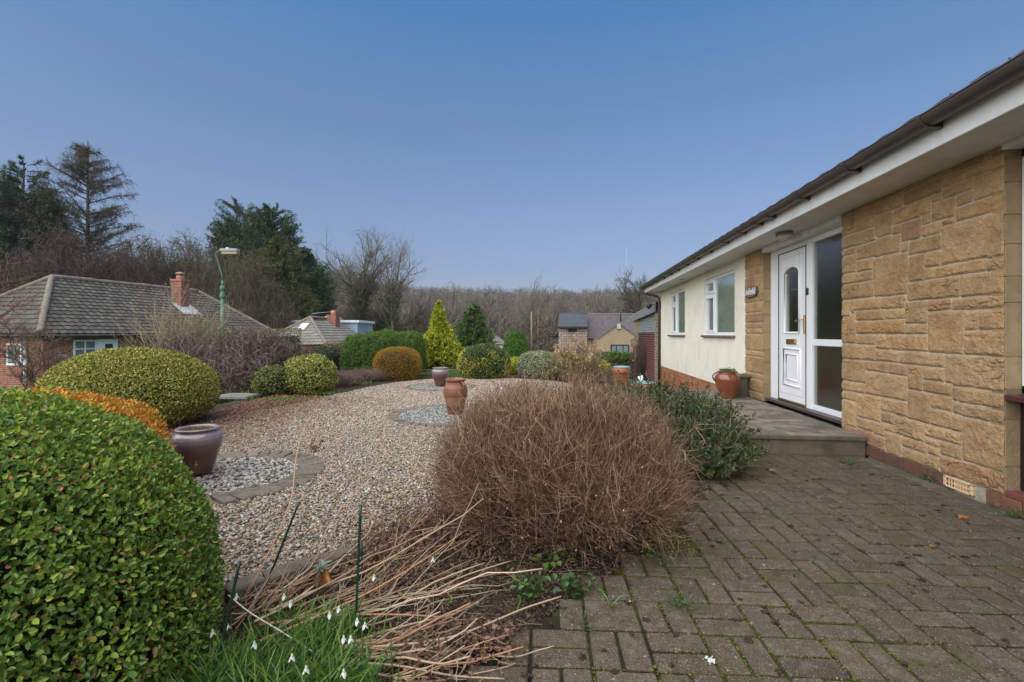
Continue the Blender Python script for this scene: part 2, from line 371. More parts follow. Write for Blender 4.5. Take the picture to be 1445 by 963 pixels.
# ground cover colours of the pebbles
def pebbles(name, n_try, dmin, dmax, size, cols, seed, lowpoly, label):
    rs = np.random.RandomState(seed)
    xr = rs.uniform(-6, 3.5, n_try); d = rs.uniform(dmin, dmax, n_try)
    keep = np.abs(xr) < d*1.12+.3; xr, d = xr[keep], d[keep]
    x = xr*CA-d*SA; y = xr*SA+d*CA
    k = inpoly(x, y, GRAV)
    for c_, r0, r1 in RINGS: k &= np.hypot(x-c_[0], y-c_[1]) > r1-.05*rs.uniform(0, 1, len(x))
    x, y = x[k], y[k]
    return x, y
ICO = None
def ico():
    t = (1+sqrt(5))/2
    v = np.array([(-1, t, 0), (1, t, 0), (-1, -t, 0), (1, -t, 0), (0, -1, t), (0, 1, t), (0, -1, -t), (0, 1, -t), (t, 0, -1), (t, 0, 1), (-t, 0, -1), (-t, 0, 1)])/sqrt(1+t*t)
    f = np.array([(0, 11, 5), (0, 5, 1), (0, 1, 7), (0, 7, 10), (0, 10, 11), (1, 5, 9), (5, 11, 4), (11, 10, 2), (10, 7, 6), (7, 1, 8), (3, 9, 4), (3, 4, 2), (3, 2, 6), (3, 6, 8), (3, 8, 9), (4, 9, 5), (2, 4, 11), (6, 2, 10), (8, 6, 7), (9, 8, 1)])
    return v, f
IV, IF = ico()
def stones(g, x, y, z, s, cols, flat=.55, smooth=True):
    n = len(x)
    if n == 0: return
    sc3 = s[:, None]*np.stack([R.uniform(.75, 1.35, n), R.uniform(.7, 1.05, n), R.uniform(flat*.7, flat*1.3, n)], 1)
    V = IV[None]*sc3[:, None]*(1+.16*R.normal(size=(n, 12, 1)))
    a = R.uniform(0, 2*pi, n); tx = R.normal(0, .35, n)
    c, s_ = np.cos(a)[:, None], np.sin(a)[:, None]; ct, st = np.cos(tx)[:, None], np.sin(tx)[:, None]
    y1 = V[..., 1]*ct-V[..., 2]*st; z1 = V[..., 1]*st+V[..., 2]*ct
    V = np.stack([V[..., 0]*c-y1*s_, V[..., 0]*s_+y1*c, z1], -1)+np.stack([x, y, z], 1)[:, None]
    F = (IF[None]+np.arange(n)[:, None, None]*12).reshape(-1, 3)
    g.add(V.reshape(-1, 3), F, np.repeat(cols, 12, 0), 0, smooth)
def pick(pal, w, n, j=.15):
    pal = np.array(pal, float); w = np.array(w, float)/np.sum(w)
    c = pal[R.choice(len(pal), n, p=w)]; return np.clip(c*(1+j*R.normal(size=(n, 1)))*(1+.04*R.normal(size=(n, 3))), .004, .95)
PEB = [tuple(np.array(v)*.76*np.array([1.03, .99, .95])) for v in [(.42, .36, .28), (.30, .25, .19), (.52, .49, .43), (.24, .20, .17), (.44, .28, .17), (.15, .13, .12), (.63, .61, .56), (.34, .24, .16)]]
PW = [22, 20, 15, 12, 12, 6, 6, 10]
g = G()
x, y = pebbles('', 210000, 1.8, 6.2, 0, 0, 1, 0, ''); n = len(x)
stones(g, x, y, R.uniform(-.004, .010, n), R.uniform(.007, .0132, n), pick(PEB, PW, n))
x, y = pebbles('', 200000, 6.2, 14.2, 0, 0, 2, 0, ''); n = len(x)
cc = pick(PEB, PW, n)
xr_, d_ = to_c(x, y)
stones(g, x, y, R.uniform(-.004, .010, n), R.uniform(.011, .018, n), cc)
tag(g.build("gravel", M_pebble), "mixed buff and grey pebble gravel covering the garden", "gravel", kind="stuff")
# reddish leaf litter along the left edge of the gravel
g = G(); n = 16000
t = R.uniform(0, 1, n); a = GP(300, 640)[:2]*0+W(-3.55, 5.1)[:2]; b = W(-3.55, 9.2)[:2]
p = a+(b-a)*t[:, None]+np.stack([np.abs(R.normal(0, .85, n))-1.05, np.zeros(n)], 1)
p3 = np.column_stack([p, .012+R.uniform(0, .02, n)])
g.leaves(p3, rdir(n)*np.array([1, 1, .35]), rdir(n)*.4+np.array([0, 0, 1]), R.uniform(.02, .045, n), R.uniform(.01, .025, n), pick([(.20, .095, .06), (.26, .13, .085), (.13, .07, .045), (.30, .19, .13)], [4, 4, 3, 2], n), 0, 1)
tag(g.build("leaf_litter", M_matte), "russet dead leaf litter scattered along the left edge of the gravel", "leaf litter", kind="stuff")
RLAB = ["ring of grey bricks around the pale pebbles by the near purple pot", "ring of grey bricks around the terracotta jar", "farthest ring of grey bricks under the far purple pot"]
RP = [([(.50, .49, .46), (.36, .35, .33), (.62, .61, .58), (.26, .25, .24)], .013, .021), ([(.33, .36, .34), (.24, .27, .26), (.45, .47, .45), (.5, .5, .46)], .013, .021), ([(.36, .36, .34), (.26, .27, .26), (.45, .45, .43)], .014, .024)]
for (c_, r0, r1), lb, (pal, s0, s1) in zip(RINGS, RLAB, RP):
    g = G(); nb = int(2*pi*(r0+r1)/2/.105); a = np.arange(nb)/nb*2*pi+R.normal(0, .008, nb)
    M = np.zeros((nb, 3, 3)); tw = a+.35+R.normal(0, .03, nb)
    M[:, 0, 0] = np.cos(tw); M[:, 0, 1] = -np.sin(tw); M[:, 1, 0] = np.sin(tw); M[:, 1, 1] = np.cos(tw); M[:, 2, 2] = 1
    rm = (r0+r1)/2
    cen = np.stack([c_[0]+rm*np.cos(a), c_[1]+rm*np.sin(a), -.010+R.normal(0, .004, nb)], 1)
    g.boxes(cen, np.tile([(r1-r0)/2, .045, .03], (nb, 1)), .008, np.clip(np.array([.19, .155, .125])*(1+.15*R.normal(size=(nb, 1))), .02, 1), 0, M)
    tag(g.build("brick_ring", M_paver, origin=(c_[0], c_[1], 0)), lb, "brick ring", "brick rings set in the gravel")
    n = int(pi*r0*r0/.00055); rr_ = r0*np.sqrt(R.uniform(0, 1, n)); aa = R.uniform(0, 2*pi, n); g = G()
    stones(g, c_[0]+rr_*np.cos(aa), c_[1]+rr_*np.sin(aa), R.uniform(.0, .016, n), R.uniform(s0, s1, n), pick(pal, [1]*len(pal), n)*.60*np.array([1.06, 1, .92]))
    tag(g.build("pebbles", M_pebble), {RLAB[0]: "pale grey pebbles filling the near brick ring", RLAB[1]: "greenish grey slate chips filling the ring round the terracotta jar", RLAB[2]: "grey pebbles filling the farthest brick ring"}[lb], "pebbles", kind="stuff")
# edging slabs along the near edge of the gravel
g = G(); pts = [GP(*p) for p in [(240, 862), (318, 842), (372, 822), (440, 801), (520, 778)]]
for a, b in zip(pts[:-1], pts[1:]):
    m_ = (a+b)/2; L = np.linalg.norm(b-a); e = (b-a)/L; M = np.array([[e[0], -e[1], 0], [e[1], e[0], 0], [0, 0, 1]])
    g.boxes([m_+np.array([0, 0, .005])], [[L/2-.004, .05, .035]], .008, (.15, .125, .10), 0, M)
tag(g.build("kerb", M_conc), kind="structure")

# ------------------------------------------------------------------ paving
PT = radians(2.5); pu = np.array([cos(PT), sin(PT)]); pv = np.array([-sin(PT), cos(PT)])
BEDP = [(1000, 686), (952, 742), (905, 776), (862, 808), (805, 838), (770, 872), (712, 905), (668, 940), (625, 975), (600, 1010)]
bedline = np.array([GP(*p)[:2] for p in BEDP])
PAVE = [tuple(v) for v in bedline] + [(-.9, 1.0), (-.9, -1.5), (2.985, -1.5), (2.985, 5.3), (1.5, 5.3), tuple(GP(1000, 680)[:2])]
cell = .228
cen = []; half = []; rots = []
for iu in range(-24, 28):
    for iv in range(-12, 34):
        for k in (0, 1):
            if (iu+iv) & 1: off = np.array([(k-.5)*cell/2, 0]); hz = (cell/4-.0064, cell/2-.0064)
            else: off = np.array([0, (k-.5)*cell/2]); hz = (cell/2-.0064, cell/4-.0064)
            loc = np.array([.07, .05])+np.array([iu, iv])*cell+off; p = pu*loc[0]+pv*loc[1]
            cen.append((p[0], p[1])); half.append((*hz, .03))
cen = np.array(cen); half = np.array(half)
k = inpoly(cen[:, 0]+.0, cen[:, 1], PAVE) & (cen[:, 0] < 2.93) & (cen[:, 1] > -.6)
k &= (cen[:, 0] < 2.90) & (cen[:, 1] < 5.22)
cen, half = cen[k], half[k]; n = len(cen)
half = half*(1+R.normal(0, .006, (n, 1)))
M = np.zeros((n, 3, 3)); aa = PT+R.normal(0, .006, n); tx = R.normal(0, .008, n); ty = R.normal(0, .008, n)
M[:, 0, 0] = np.cos(aa); M[:, 0, 1] = -np.sin(aa); M[:, 1, 0] = np.sin(aa); M[:, 1, 1] = np.cos(aa); M[:, 2, 2] = 1; M[:, 2, 0] = tx; M[:, 2, 1] = ty
pc = np.array([.100, .077, .055])*(1+.10*R.normal(size=(n, 1)))*(1+np.array([.03, 0, -.03])*R.normal(size=(n, 1)))
zz = -.03+R.normal(0, .0022, n)-.006*sm((-(cen[:, 0]))/1.)
g = G(); g.boxes(np.column_stack([cen, zz]), half, .006, pc, 0, M)
# header course against the wall
yy = np.arange(-.6, 5.05, .129); n = len(yy)
g.boxes(np.column_stack([np.full(n, 2.91), yy, -.026+R.normal(0, .002, n)]), np.tile([.07, .0605, .03], (n, 1)), .006, pick([(.14, .115, .095), (.12, .10, .085)], [1, 1], n, .1), 0)
tag(g.build("paving", M_paver), kind="structure")
# joint bed with moss
xs = np.linspace(-1.2, 2.985, 150); ys = np.linspace(-.8, 5.3, 200); X, Y = np.meshgrid(xs, ys)
P3 = np.stack([X, Y, X*0], -1); mo = fbm(P3, 1.3, 3, 21)+.4*fbm(P3, 9, 2, 22); wm = sm((mo+.45)/.7)[..., None]
C = np.array([.026, .021, .016])*(1-wm)+np.array([.055, .065, .012])*wm
i = np.arange(X.size).reshape(X.shape); f = np.stack([i[:-1, :-1], i[:-1, 1:], i[1:, 1:], i[1:, :-1]], -1).reshape(-1, 4)
cx, cy = X.ravel()[f].mean(1), Y.ravel()[f].mean(1); f = f[inpoly(cx, cy, PAVE)]
g = G(); g.add(np.stack([X, Y, -.011+.004*mo], -1), f, C.reshape(-1, 3), 0, True)
tag(g.build("paving_bed", M_joint), kind="structure")
# moss tufts in the joints and clods of moss dropped from the roof
def joint_pts(n):
    iu = R.randint(-20, 24, n); iv = R.randint(-8, 28, n); s = R.uniform(-.5, .5, n); o = R.uniform(0, 1, n) < .6
    u = np.where(o, iu-.5, iu+s)*cell+.07; v = np.where(o, iv+s, iv-.5)*cell+.05
    mid = R.uniform(size=n) < .28; od = (iu+iv) & 1
    u = np.where(mid, np.where(od == 1, iu, iu+s)*cell+.07, u); v = np.where(mid, np.where(od == 1, iv+s, iv)*cell+.05, v)
    p = pu*u[:, None]+pv*v[:, None]; k = inpoly(p[:, 0], p[:, 1], PAVE); return p[k]
p = joint_pts(150000); mo = fbm(np.column_stack([p, p[:, 0]*0]), 1.3, 3, 21)+.5*fbm(np.column_stack([p, p[:, 0]*0]), 5, 2, 31)
p = p[mo > -.02]; n = len(p)
g = G(); stones(g, p[:, 0]+R.normal(0, .0022, n), p[:, 1]+R.normal(0, .0022, n), R.uniform(-.010, -.002, n), R.uniform(.002, .0058, n), pick([(.10, .12, .015), (.16, .16, .02), (.06, .075, .015), (.07, .055, .03)], [3, 2, 3, 2], n), .6)
bp_ = GP(930, 745)[:2]; n = 5000
q = bp_+np.column_stack([R.normal(0, .10, n), R.normal(0, .16, n)]); q = q[fbm(np.column_stack([q, q[:, 0]*0]), 7, 2, 4) > -.05]; n = len(q)
stones(g, q[:, 0], q[:, 1], R.uniform(0, .008, n), R.uniform(.003, .008, n), pick([(.12, .13, .015), (.19, .18, .025), (.06, .07, .02), (.05, .04, .025)], [3, 2, 3, 3], n), .6)
tag(g.build("moss", M_matte), "yellow green moss growing in the paving joints", "moss", kind="stuff")
g = G()
for _ in range(330):
    px = random.uniform(-.3, 2.7); py = random.uniform(.9, 5.0)**1.0
    if not inpoly(np.array([px]), np.array([py]), PAVE)[0]: continue
    s = random.choice([.0015, .002, .003, .005, .007, .009]); m_ = int(4+s*2200)
    stones(g, px+R.normal(0, s, m_), py+R.normal(0, s*.8, m_), np.abs(R.normal(0, s*.35, m_)), R.uniform(.003, .006, m_), pick([(.035, .026, .018), (.05, .035, .022), (.06, .055, .02)], [4, 3, 1], m_), .8)
tag(g.build("moss_crumbs", M_matte), "dark crumbs of dry moss and debris dropped on the paving", "debris", kind="stuff")

# ------------------------------------------------------------------ the bungalow
WX = 3.0; DX = 3.10; ZS = 2.51
house = thing("bungalow", "long single storey bungalow with sandstone and cream walls beside the block paving", "bungalow", (6.5, 6, 0))
hp = lambda nm, g_, m_, par=None: g_.build(nm, m_, par or house)
def planeXY(px, py, X_):
    t = (px-722.5)/680; Y_ = X_*(CA+SA*t)/(t*CA-SA); d = -X_*SA+Y_*CA
    return Y_, EYE-(py-471)/680*d
# digitised coursed rubble (zoomed pixels of two crops)
S1 = [(32,90,350,462),(90,328,330,392),(92,190,392,445),(192,275,375,458),(332,515,250,305),(32,330,305,348),(330,560,215,250),(560,720,120,170),(520,820,175,232),(722,825,45,80),(277,462,345,408),(278,315,410,450),(318,415,400,488),(415,460,360,405),(467,515,270,300),(467,580,305,392),(518,670,232,285),(585,668,262,318),(672,820,180,290),(583,820,325,392),(515,580,385,412),(415,513,415,462),(32,190,467,525),(100,315,515,578),(316,355,492,535),(355,513,492,553),(510,818,418,603),(32,98,528,560),(32,98,560,645),(102,180,582,640),(180,352,578,752),(355,428,560,680),(430,508,548,612),(430,730,620,668),(735,818,580,630),(32,180,650,695),(32,185,700,768),(355,600,690,770),(605,818,655,752),(32,65,775,850),(65,217,775,820),(217,330,765,812),(340,443,785,885),(445,563,778,822),(563,818,770,818),(100,237,826,870),(237,330,820,862)]
S2 = [(32,98,-39,83),(100,332,-20,38),(338,443,-5,40),(450,620,-65,130),(625,690,-70,18),(695,818,-75,18),(622,818,30,138),(98,193,45,88),(195,270,45,108),(270,443,45,115),(32,193,90,160),(196,308,118,170),(308,528,125,185),(530,818,140,280),(32,145,160,265),(148,253,168,215),(256,345,180,235),(148,345,222,330),(350,420,190,305),(423,528,195,262),(425,563,265,320),(565,593,295,358),(595,818,300,370),(32,145,262,312),(32,100,310,352),(32,100,355,470),(103,218,325,440),(220,345,345,410),(348,457,310,450),(458,563,330,395),(568,818,368,430),(460,612,402,480),(615,818,440,650),(103,183,440,485),(183,236,462,520),(218,285,415,462),(238,282,475,505),(287,430,438,520),(430,612,475,535),(434,502,535,570),(508,612,555,622),(236,322,510,590),(323,443,540,585),(445,502,578,615),(322,502,585,640),(60,236,490,560),(508,818,625,695)]
rects = []
for L_, oy in ((S1, 200), (S2, 460)):
    for xl, xr_, yt, yb in L_:
        a = 1180+xl/3.438; b = 1180+xr_/3.438
        Y1, z1 = planeXY(a, oy+yt/3.438, WX); _, z0 = planeXY(a, oy+yb/3.438, WX); Y0, _ = planeXY(b, oy, WX)
        rects.append((Y0, Y1, z0, z1))
rects = np.array(rects)
def facet(P, f, seed):
    p = P*f+500.5; i = np.floor(p[..., :2]).astype(np.int64); lab = np.round(P[..., 2]*10).astype(np.int64)
    bd = np.full(P.shape[:2], 9.); h = np.zeros(P.shape[:2])
    for a in (-1, 0, 1):
        for b in (-1, 0, 1):
            ix, iy = i[..., 0]+a, i[..., 1]+b
            dx = p[..., 0]-(ix+.5+.45*hsh(ix, iy, lab, seed)); dy = p[..., 1]-(iy+.5+.45*hsh(ix, iy, lab, seed+1)); d = dx*dx+dy*dy
            m = d < bd; bd = np.where(m, d, bd); h = np.where(m, .6*hsh(ix, iy, lab, seed+2)+.7*dx*hsh(ix, iy, lab, seed+3)+.9*dy*hsh(ix, iy, lab, seed+4), h)
    return h
def rubble(Y0, Y1, Z0, Z1, rects, res=.008, seed=0, warm=1.):
    ys = np.linspace(Y0, Y1, int((Y1-Y0)/res)+1); zs = np.linspace(Z0, Z1, int((Z1-Z0)/res)+1)
    Yg, Zg = np.meshgrid(ys, zs)
    best = np.full(Yg.shape, 9.); lab = np.zeros(Yg.shape, int)
    wob = .004*fbm(np.stack([Yg, Zg, Yg*0], -1), 14, 2, seed+3)
    sec = np.full(Yg.shape, 9.)
    for k, (a, b, c_, d_) in enumerate(rects):
        dx = np.maximum(a-(Yg+wob), Yg+wob-b); dz = np.maximum(c_-(Zg+wob), Zg+wob-d_)
        D = np.maximum(dx, dz)
        nb = D < best; sec = np.where(nb, best, np.minimum(sec, D)); lab = np.where(nb, k, lab); best = np.where(nb, D, best)
    edge = (sec-best)/2                        # distance to the neighbour
    out = np.minimum(edge, np.minimum(np.minimum(Yg-Y0, Y1-Yg)+.012, np.minimum(Zg-Z0, Z1-Zg)+.012))
    P3 = np.stack([Yg, Zg, lab*3.7], -1)
    st = sm((out-.0035)/.004); bul = sm((out-.003)/.022)
    rid = 1-np.abs(fbm(P3, 5, 4, seed+8)); rg = fbm(P3, 11, 4, seed+12); chips = np.abs(fbm(P3*np.array([.7, 1.6, 1]), 9, 3, seed+33))
    relief = st*.009+bul*(.011+.004*(rid-.55)+.003*rg+.003*fbm(P3, 40, 2, seed+51)+.0042*facet(P3+.02*np.stack([fbm(P3, 12, 2, 61), fbm(P3, 12, 2, 62), P3[..., 0]*0], -1), np.array([9, 16, 1.]), seed+70)+.0022*facet(P3+.008*np.stack([fbm(P3, 25, 2, 63), fbm(P3, 25, 2, 64), P3[..., 0]*0], -1), np.array([26, 42, 1.]), seed+80)-.022*sm((.08-chips)/.08)*sm(fbm(P3, 2.3, 1, seed+60)/.4))
    rs = np.random.RandomState(seed+5); n = len(rects)
    base = np.array([.41, .265, .135]); cs = base*(1+.07*rs.normal(size=(n, 1)))*(1+np.array([0, .02, .05])*rs.normal(size=(n, 1)))
    pur = rs.uniform(size=n) < .06; cs[pur] *= np.array([.88, .80, .88])
    Cc = cs[lab]*(1+.12*fbm(P3, 7, 3, seed+40)[..., None]); Cc = Cc*(1+.10*fbm(P3, 30, 2, seed+41)[..., None])
    mort = np.array([.55, .475, .36])
    Cc = Cc*st[..., None]+mort*(1-st[..., None])
    V = np.stack([WX+.004-relief, Yg, Zg], -1)
    i = np.arange(Yg.size).reshape(Yg.shape)
    f = np.stack([i[:-1, :-1], i[1:, :-1], i[1:, 1:], i[:-1, 1:]], -1).reshape(-1, 4)
    return V, f, Cc.reshape(-1, 3)
YC = 3.626; YE = 5.553
g = G(); V, f, Cc = rubble(YC, YE, .112, ZS, rects, .0055, 1); g.add(V, f, Cc, 0, True)
# smooth sawn return at the window side, coursed
zs = sorted(set([.112, .30, .62, .83, 1.05, 1.42, 1.60, 1.82, 2.02, 2.24, 2.40, ZS]))
for a, b in zip(zs[:-1], zs[1:]): g.box((WX-.006, YC-.006, a+.003), (WX+.16, YC+.1, b-.003), (np.array([.30, .215, .125])*(1+.1*random.gauss(0, 1))), 1, .002)
g.box((WX+.01, YC+.002, .11), (WX+.2, YE, ZS), (.40, .33, .23), 1)
hp("stone_wall", g, [M_stone, M_sawn])
# pillar beside the door
rs = []; z = .18; rng = random.Random(4)
while z < ZS:
    h = rng.choice([.09, .12, .16, .2, .26]); ys = [7.615, 8.335] if rng.random() < .25 else [7.615, 7.615+rng.uniform(.22, .5), 8.335]
    for a, b in zip(ys[:-1], ys[1:]): rs.append((a, b, z, z+h))
    z += h
g = G(); V, f, Cc = rubble(7.615, 8.335, .19, ZS, rs, .012, 30); g.add(V, f, Cc, 0, True)
z = .19
while z < ZS-.05:
    z2 = min(ZS, z+rng.choice([.2, .26, .32])); g.box((WX-.006, 7.609, z+.003), (WX+.2, 7.7, z2-.003), np.array([.33, .235, .13])*(1+.08*rng.gauss(0, 1)), 1, .002); z = z2
g.box((WX+.01, 7.63, .19), (WX+.2, 8.33, ZS), (.40, .33, .23), 1)
hp("stone_pillar", g, [M_stone, M_sawn])
# low brick course under the stone
g = G()
for y0 in np.arange(-1.5, 5.0, .2775):
    if 3.87 < y0+.14 < 4.15: continue
    g.box((WX-.012, y0+.004, .0), (WX+.1, y0+.2735, .103), np.array(random.choice([lin(112, 84, 72), lin(122, 86, 70), lin(136, 96, 76)]))*.75, 0, .004)
g.box((WX+.0, -1.5, -.02), (WX+.1, 5.12, .112), (.36, .31, .24), 0)
hp("brick_course", g, mat("plinth", None, .85, .2, var=.25, vs=14, bump=.3, bs=50))
g = G(); ya, yb = 3.872, 4.148        # terracotta air brick
g.box((WX-.018, ya, .012), (WX+.02, yb, .026), (.62, .45, .27)); g.box((WX-.018, ya, .084), (WX+.02, yb, .100), (.62, .45, .27))
g.box((WX-.018, ya, .05), (WX+.02, yb, .058), (.62, .45, .27))
g.box((WX-.018, ya, .012), (WX+.02, ya+.03, .1), (.62, .45, .27)); g.box((WX-.018, yb-.03, .012), (WX+.02, yb, .1), (.62, .45, .27))
for k in range(1, 8): yk = ya+.03+k*(yb-ya-.06)/8; g.box((WX-.0175, yk-.0045, .02), (WX+.02, yk+.0045, .09), (.62, .45, .27))
g.box((WX+.004, ya+.01, .02), (WX+.03, yb-.01, .09), (.05, .03, .02))
hp("air_brick", g, mat("air_brick", None, .8, .2, var=.12, vs=20))
# cream rendered wall with two window openings
WIN = [(12.36, 14.07, 1.18, 2.34, 13.38), (8.86, 10.74, 1.18, 2.35, 10.08)]
g = G()
def wq(y0, y1, z0, z1): g.box((WX, y0, z0), (WX+.25, y1, z1), (.6, .6, .5), 0, .002)
YF = 15.30
wq(8.335, 8.86, .21, ZS); wq(8.86, 10.74, .21, 1.18); wq(8.86, 10.74, 2.35, ZS); wq(10.74, 12.36, .21, ZS); wq(12.36, 14.07, .21, 1.18); wq(12.36, 14.07, 2.34, ZS); wq(14.07, YF, .21, ZS)
g.box((WX+.25, YF-.25, -.5), (10, YF, ZS), (.6, .6, .5)); hp("rendered_wall", g, M_render)
g = G(); g.quad((WX+.012, YF, -.6), (WX+.012, 8.335, -.6), (WX+.012, 8.335, .21), (WX+.012, YF, .21)); g.quad((WX+.012, YF, -.6), (WX+.012, YF, .2), (WX+.25, YF, .2), (WX+.25, YF, -.6))
hp("brick_plinth", g, B_orange)
g = G(); g.box((WX+.15, -3, -.6), (10, 3.6, .1), (.3, .25, .2)); g.box((WX+.3, -3, -.6), (10, YF-.3, .1), (.3, .25, .2)); g.box((9.8, -3, .1), (10, YF-.26, ZS), (.3, .25, .2)); g.box((3.6, -3, .1), (9.8, -2.8, ZS), (.3, .25, .2))
hp("inner_wall", g, M_room)
for (y0, y1, z0, z1, ym), lb in zip(WIN, ["narrower rendered wall window near the downpipe", "larger window between the far window and stone pillar"]):
    fx = WX+.035; g = G(); t_ = .055
    def fr(a, b, c_, d_, dep=.0): g.box((fx-dep, a, c_), (fx+.06, b, d_), (.8, .8, .8), 0, .004)
    fr(y0, y1, z0, z0+t_); fr(y0, y1, z1-t_, z1); fr(y0, y0+t_, z0+t_, z1-t_); fr(y1-t_, y1, z0+t_, z1-t_); fr(ym-t_/2, ym+t_/2, z0+t_, z1-t_)
    zt = z1-.34; fr(ym+t_/2, y1-t_, zt-t_/2, zt+t_/2)
    for (c0, c1) in ((z0+t_, zt-t_/2), (zt+t_/2, z1-t_)):      # casement sashes, proud
        a, b = ym+t_/2, y1-t_; s_ = .05
        for q in ((a, b, c0, c0+s_), (a, b, c1-s_, c1), (a, a+s_, c0+s_, c1-s_), (b-s_, b, c0+s_, c1-s_)): fr(*q, dep=.015)
    w_ = hp("window", g, M_white); tag(w_, lb)
    g = G(); g.box((fx+.02, y0+.03, z0+.03), (fx+.03, y1-.03, z1-.03), b=.0005); g.build("pane", M_glass, w_)
    g = G(); g.box((WX-.06, y0-.04, z0-.045), (WX+.05, y1+.04, z0-.003), (.2, .14, .11), 0, .008); g.build("sill", mat("clay_sill", (.17, .125, .105), .7, .3, var=.3, vs=8), w_)
    g = G(); g.box((WX+.5, y0-.5, z0-.8), (WX+.52, y1+.5, ZS), (.03, .03, .03)); g.build("room_backing", M_room, w_)
    g = G(); ny = 80; yy = np.linspace(y0, y1, ny); sel = (yy > 0)
    P0 = np.stack([np.full(ny, WX+.12)+.018*np.sin(yy*55)+.01*np.sin(yy*23), yy, np.full(ny, z0)], 1); P1 = P0.copy(); P1[:, 2] = z1
    V = np.concatenate([P0, P1]); kk = np.arange(ny-1)
    mid = (y0+(ym-y0)*.62); hole = (yy[:-1] > y0+.25*(ym-y0)) & (yy[:-1] < mid) if y0 < 9 else (yy[:-1] > 99)
    f = np.stack([kk, kk+1, kk+1+ny, kk+ny], 1)
    g.add(V, f, (.35, .4, .33), 0, True); g.build("curtain", M_curtain, w_)
# entrance: frame, door leaf, sidelight
g = G(); zb = .258; ztp = 2.42
def eb(x0, y0, z0, y1, z1, x1=DX+.06): g.box((x0, y0, z0), (x1, y1, z1), (.8, .8, .8), 0, .004)
eb(DX-.005, 7.375, zb, 7.608, ztp); eb(DX-.0, 5.56, ztp-.07, 7.375, ztp); eb(DX-.01, 6.40, zb, 6.53, ztp-.07)
eb(DX, 5.56, zb, 6.40, zb+.065); eb(DX, 5.56, 1.06, 6.40, 1.14); eb(DX, 5.56, zb+.065, 5.62, 1.06); eb(DX, 5.56, 1.14, 5.62, ztp-.07)
eb(DX-.01, 7.345, zb, 7.372, ztp-.07)
ent = hp("door_frame", g, M_white)
g = G(); g.box((DX+.02, 5.6, zb+.04), (DX+.03, 6.41, ztp-.05), b=.0005); g.build("sidelight_pane", M_wavy, ent)
g = G(); g.box((DX-.09, 5.555, .215), (DX+.1, 7.60, zb-.002), (.09, .06, .055), 0, .006); g.build("doorstep_sill", M_brownpl, ent)
g = G(); g.box((DX-.025, 6.468, 1.70), (DX-.008, 6.512, 1.79), (.01, .01, .01), 0, .004); g.build("doorbell", M_black, ent)
g = G(); g.box((DX+.75, 5.0, .2), (DX+.77, 8.0, ZS), (.03, .03, .03)); g.box((DX+.03, 5.56, .2), (DX+.75, 7.6, .215), (.1, .08, .06)); g.build("hall_backing", M_hall, ent)
g = G(); y0, y1, z0, z1 = 6.545, 7.335, .285, 2.34
GY0, GY1, GZ0, GZ1 = 6.735, 7.145, 1.235, 2.10
eb(DX+.0, y0, z0, GY0, z1); eb(DX+.0, GY1, z0, y1, z1); eb(DX+.0, GY0, z0, GY1, GZ0)
# arched head of the glazing
na = 16; aY = np.linspace(GY0, GY1, na+1); arch = GZ1+.01-.085*(1-np.sqrt(np.maximum(0, 1-(.97*(aY-(GY0+GY1)/2)/((GY1-GY0)/2))**2)))
for k in range(na):
    a, b = arch[k], arch[k+1]; g.add([[DX, aY[k], a], [DX, aY[k+1], b], [DX, aY[k+1], z1-.004], [DX, aY[k], z1-.004]], [[0, 3, 2, 1]], (.8, .8, .8)); g.add([[DX, aY[k], a], [DX, aY[k+1], b], [DX+.05, aY[k+1], b], [DX+.05, aY[k], a]], [[0, 1, 2, 3]], (.8, .8, .8))
bead = [(DX-.006, GY0-.012, GZ0-.012), (DX-.006, GY1+.012, GZ0-.012)]
pth = np.array([[DX-.004, GY0-.014, GZ0-.014], [DX-.004, GY0-.014, arch[0]+.01]]+[[DX-.004, a, b+.014] for a, b in zip(aY, arch)]+[[DX-.004, GY1+.014, arch[-1]+.01], [DX-.004, GY1+.014, GZ0-.014], [DX-.004, GY0-.014, GZ0-.014]])
g.tubes(pth, .016, 6, (.8, .8, .8))
def mould(a, b, c_, d_, r=.014):
    g.tubes(np.array([[DX-.001, a, c_], [DX-.001, b, c_], [DX-.001, b, d_], [DX-.001, a, d_], [DX-.001, a, c_]]), r, 6, (.8, .8, .8))
mould(6.70, 7.18, .50, 1.0, .017); mould(6.775, 7.105, .575, .925, .013)
door = hp("front_door", g, M_white)
g = G()  # gasket round the leaf; gap and recess shadow lines drawn as dark strips
for (ya_, yb_, za_, zb_) in ((y0-.002, y1+.004, z0-.004, z1+.006), (y0+.055, y1-.055, z0+.09, z1-.075)):
    w_ = .007 if ya_ < y0 else .004; dk = (.03, .03, .03) if ya_ < y0 else (.28, .29, .30)
    for q in ((ya_, yb_, za_, za_+w_), (ya_, yb_, zb_-w_, zb_), (ya_, ya_+w_, za_, zb_), (yb_-w_, yb_, za_, zb_)): g.box((DX-.0115 if ya_ < y0 else DX-.001, q[0], q[2]), (DX+.01, q[1], q[3]), dk, 0, .0005)
g.build("seal_shadow_line", M_generic, door)
g = G(); g.box((DX+.015, GY0-.01, GZ0-.01), (DX+.025, GY1+.01, GZ1+.01), b=.0005); g.build("door_pane", M_wavy, door)
g = G(); g.box((DX-.014, 6.565, 1.21), (DX-.001, 6.600, 1.45), (.8, .5, .2), 0, .005); g.tubes(np.array([[DX-.014, 6.582, 1.39], [DX-.055, 6.585, 1.39], [DX-.062, 6.61, 1.388], [DX-.06, 6.68, 1.38], [DX-.055, 6.73, 1.372]]), np.array([[.009, .010, .011, .010, .006]]), 8, (.8, .5, .2)); g.build("handle", M_brass, door)
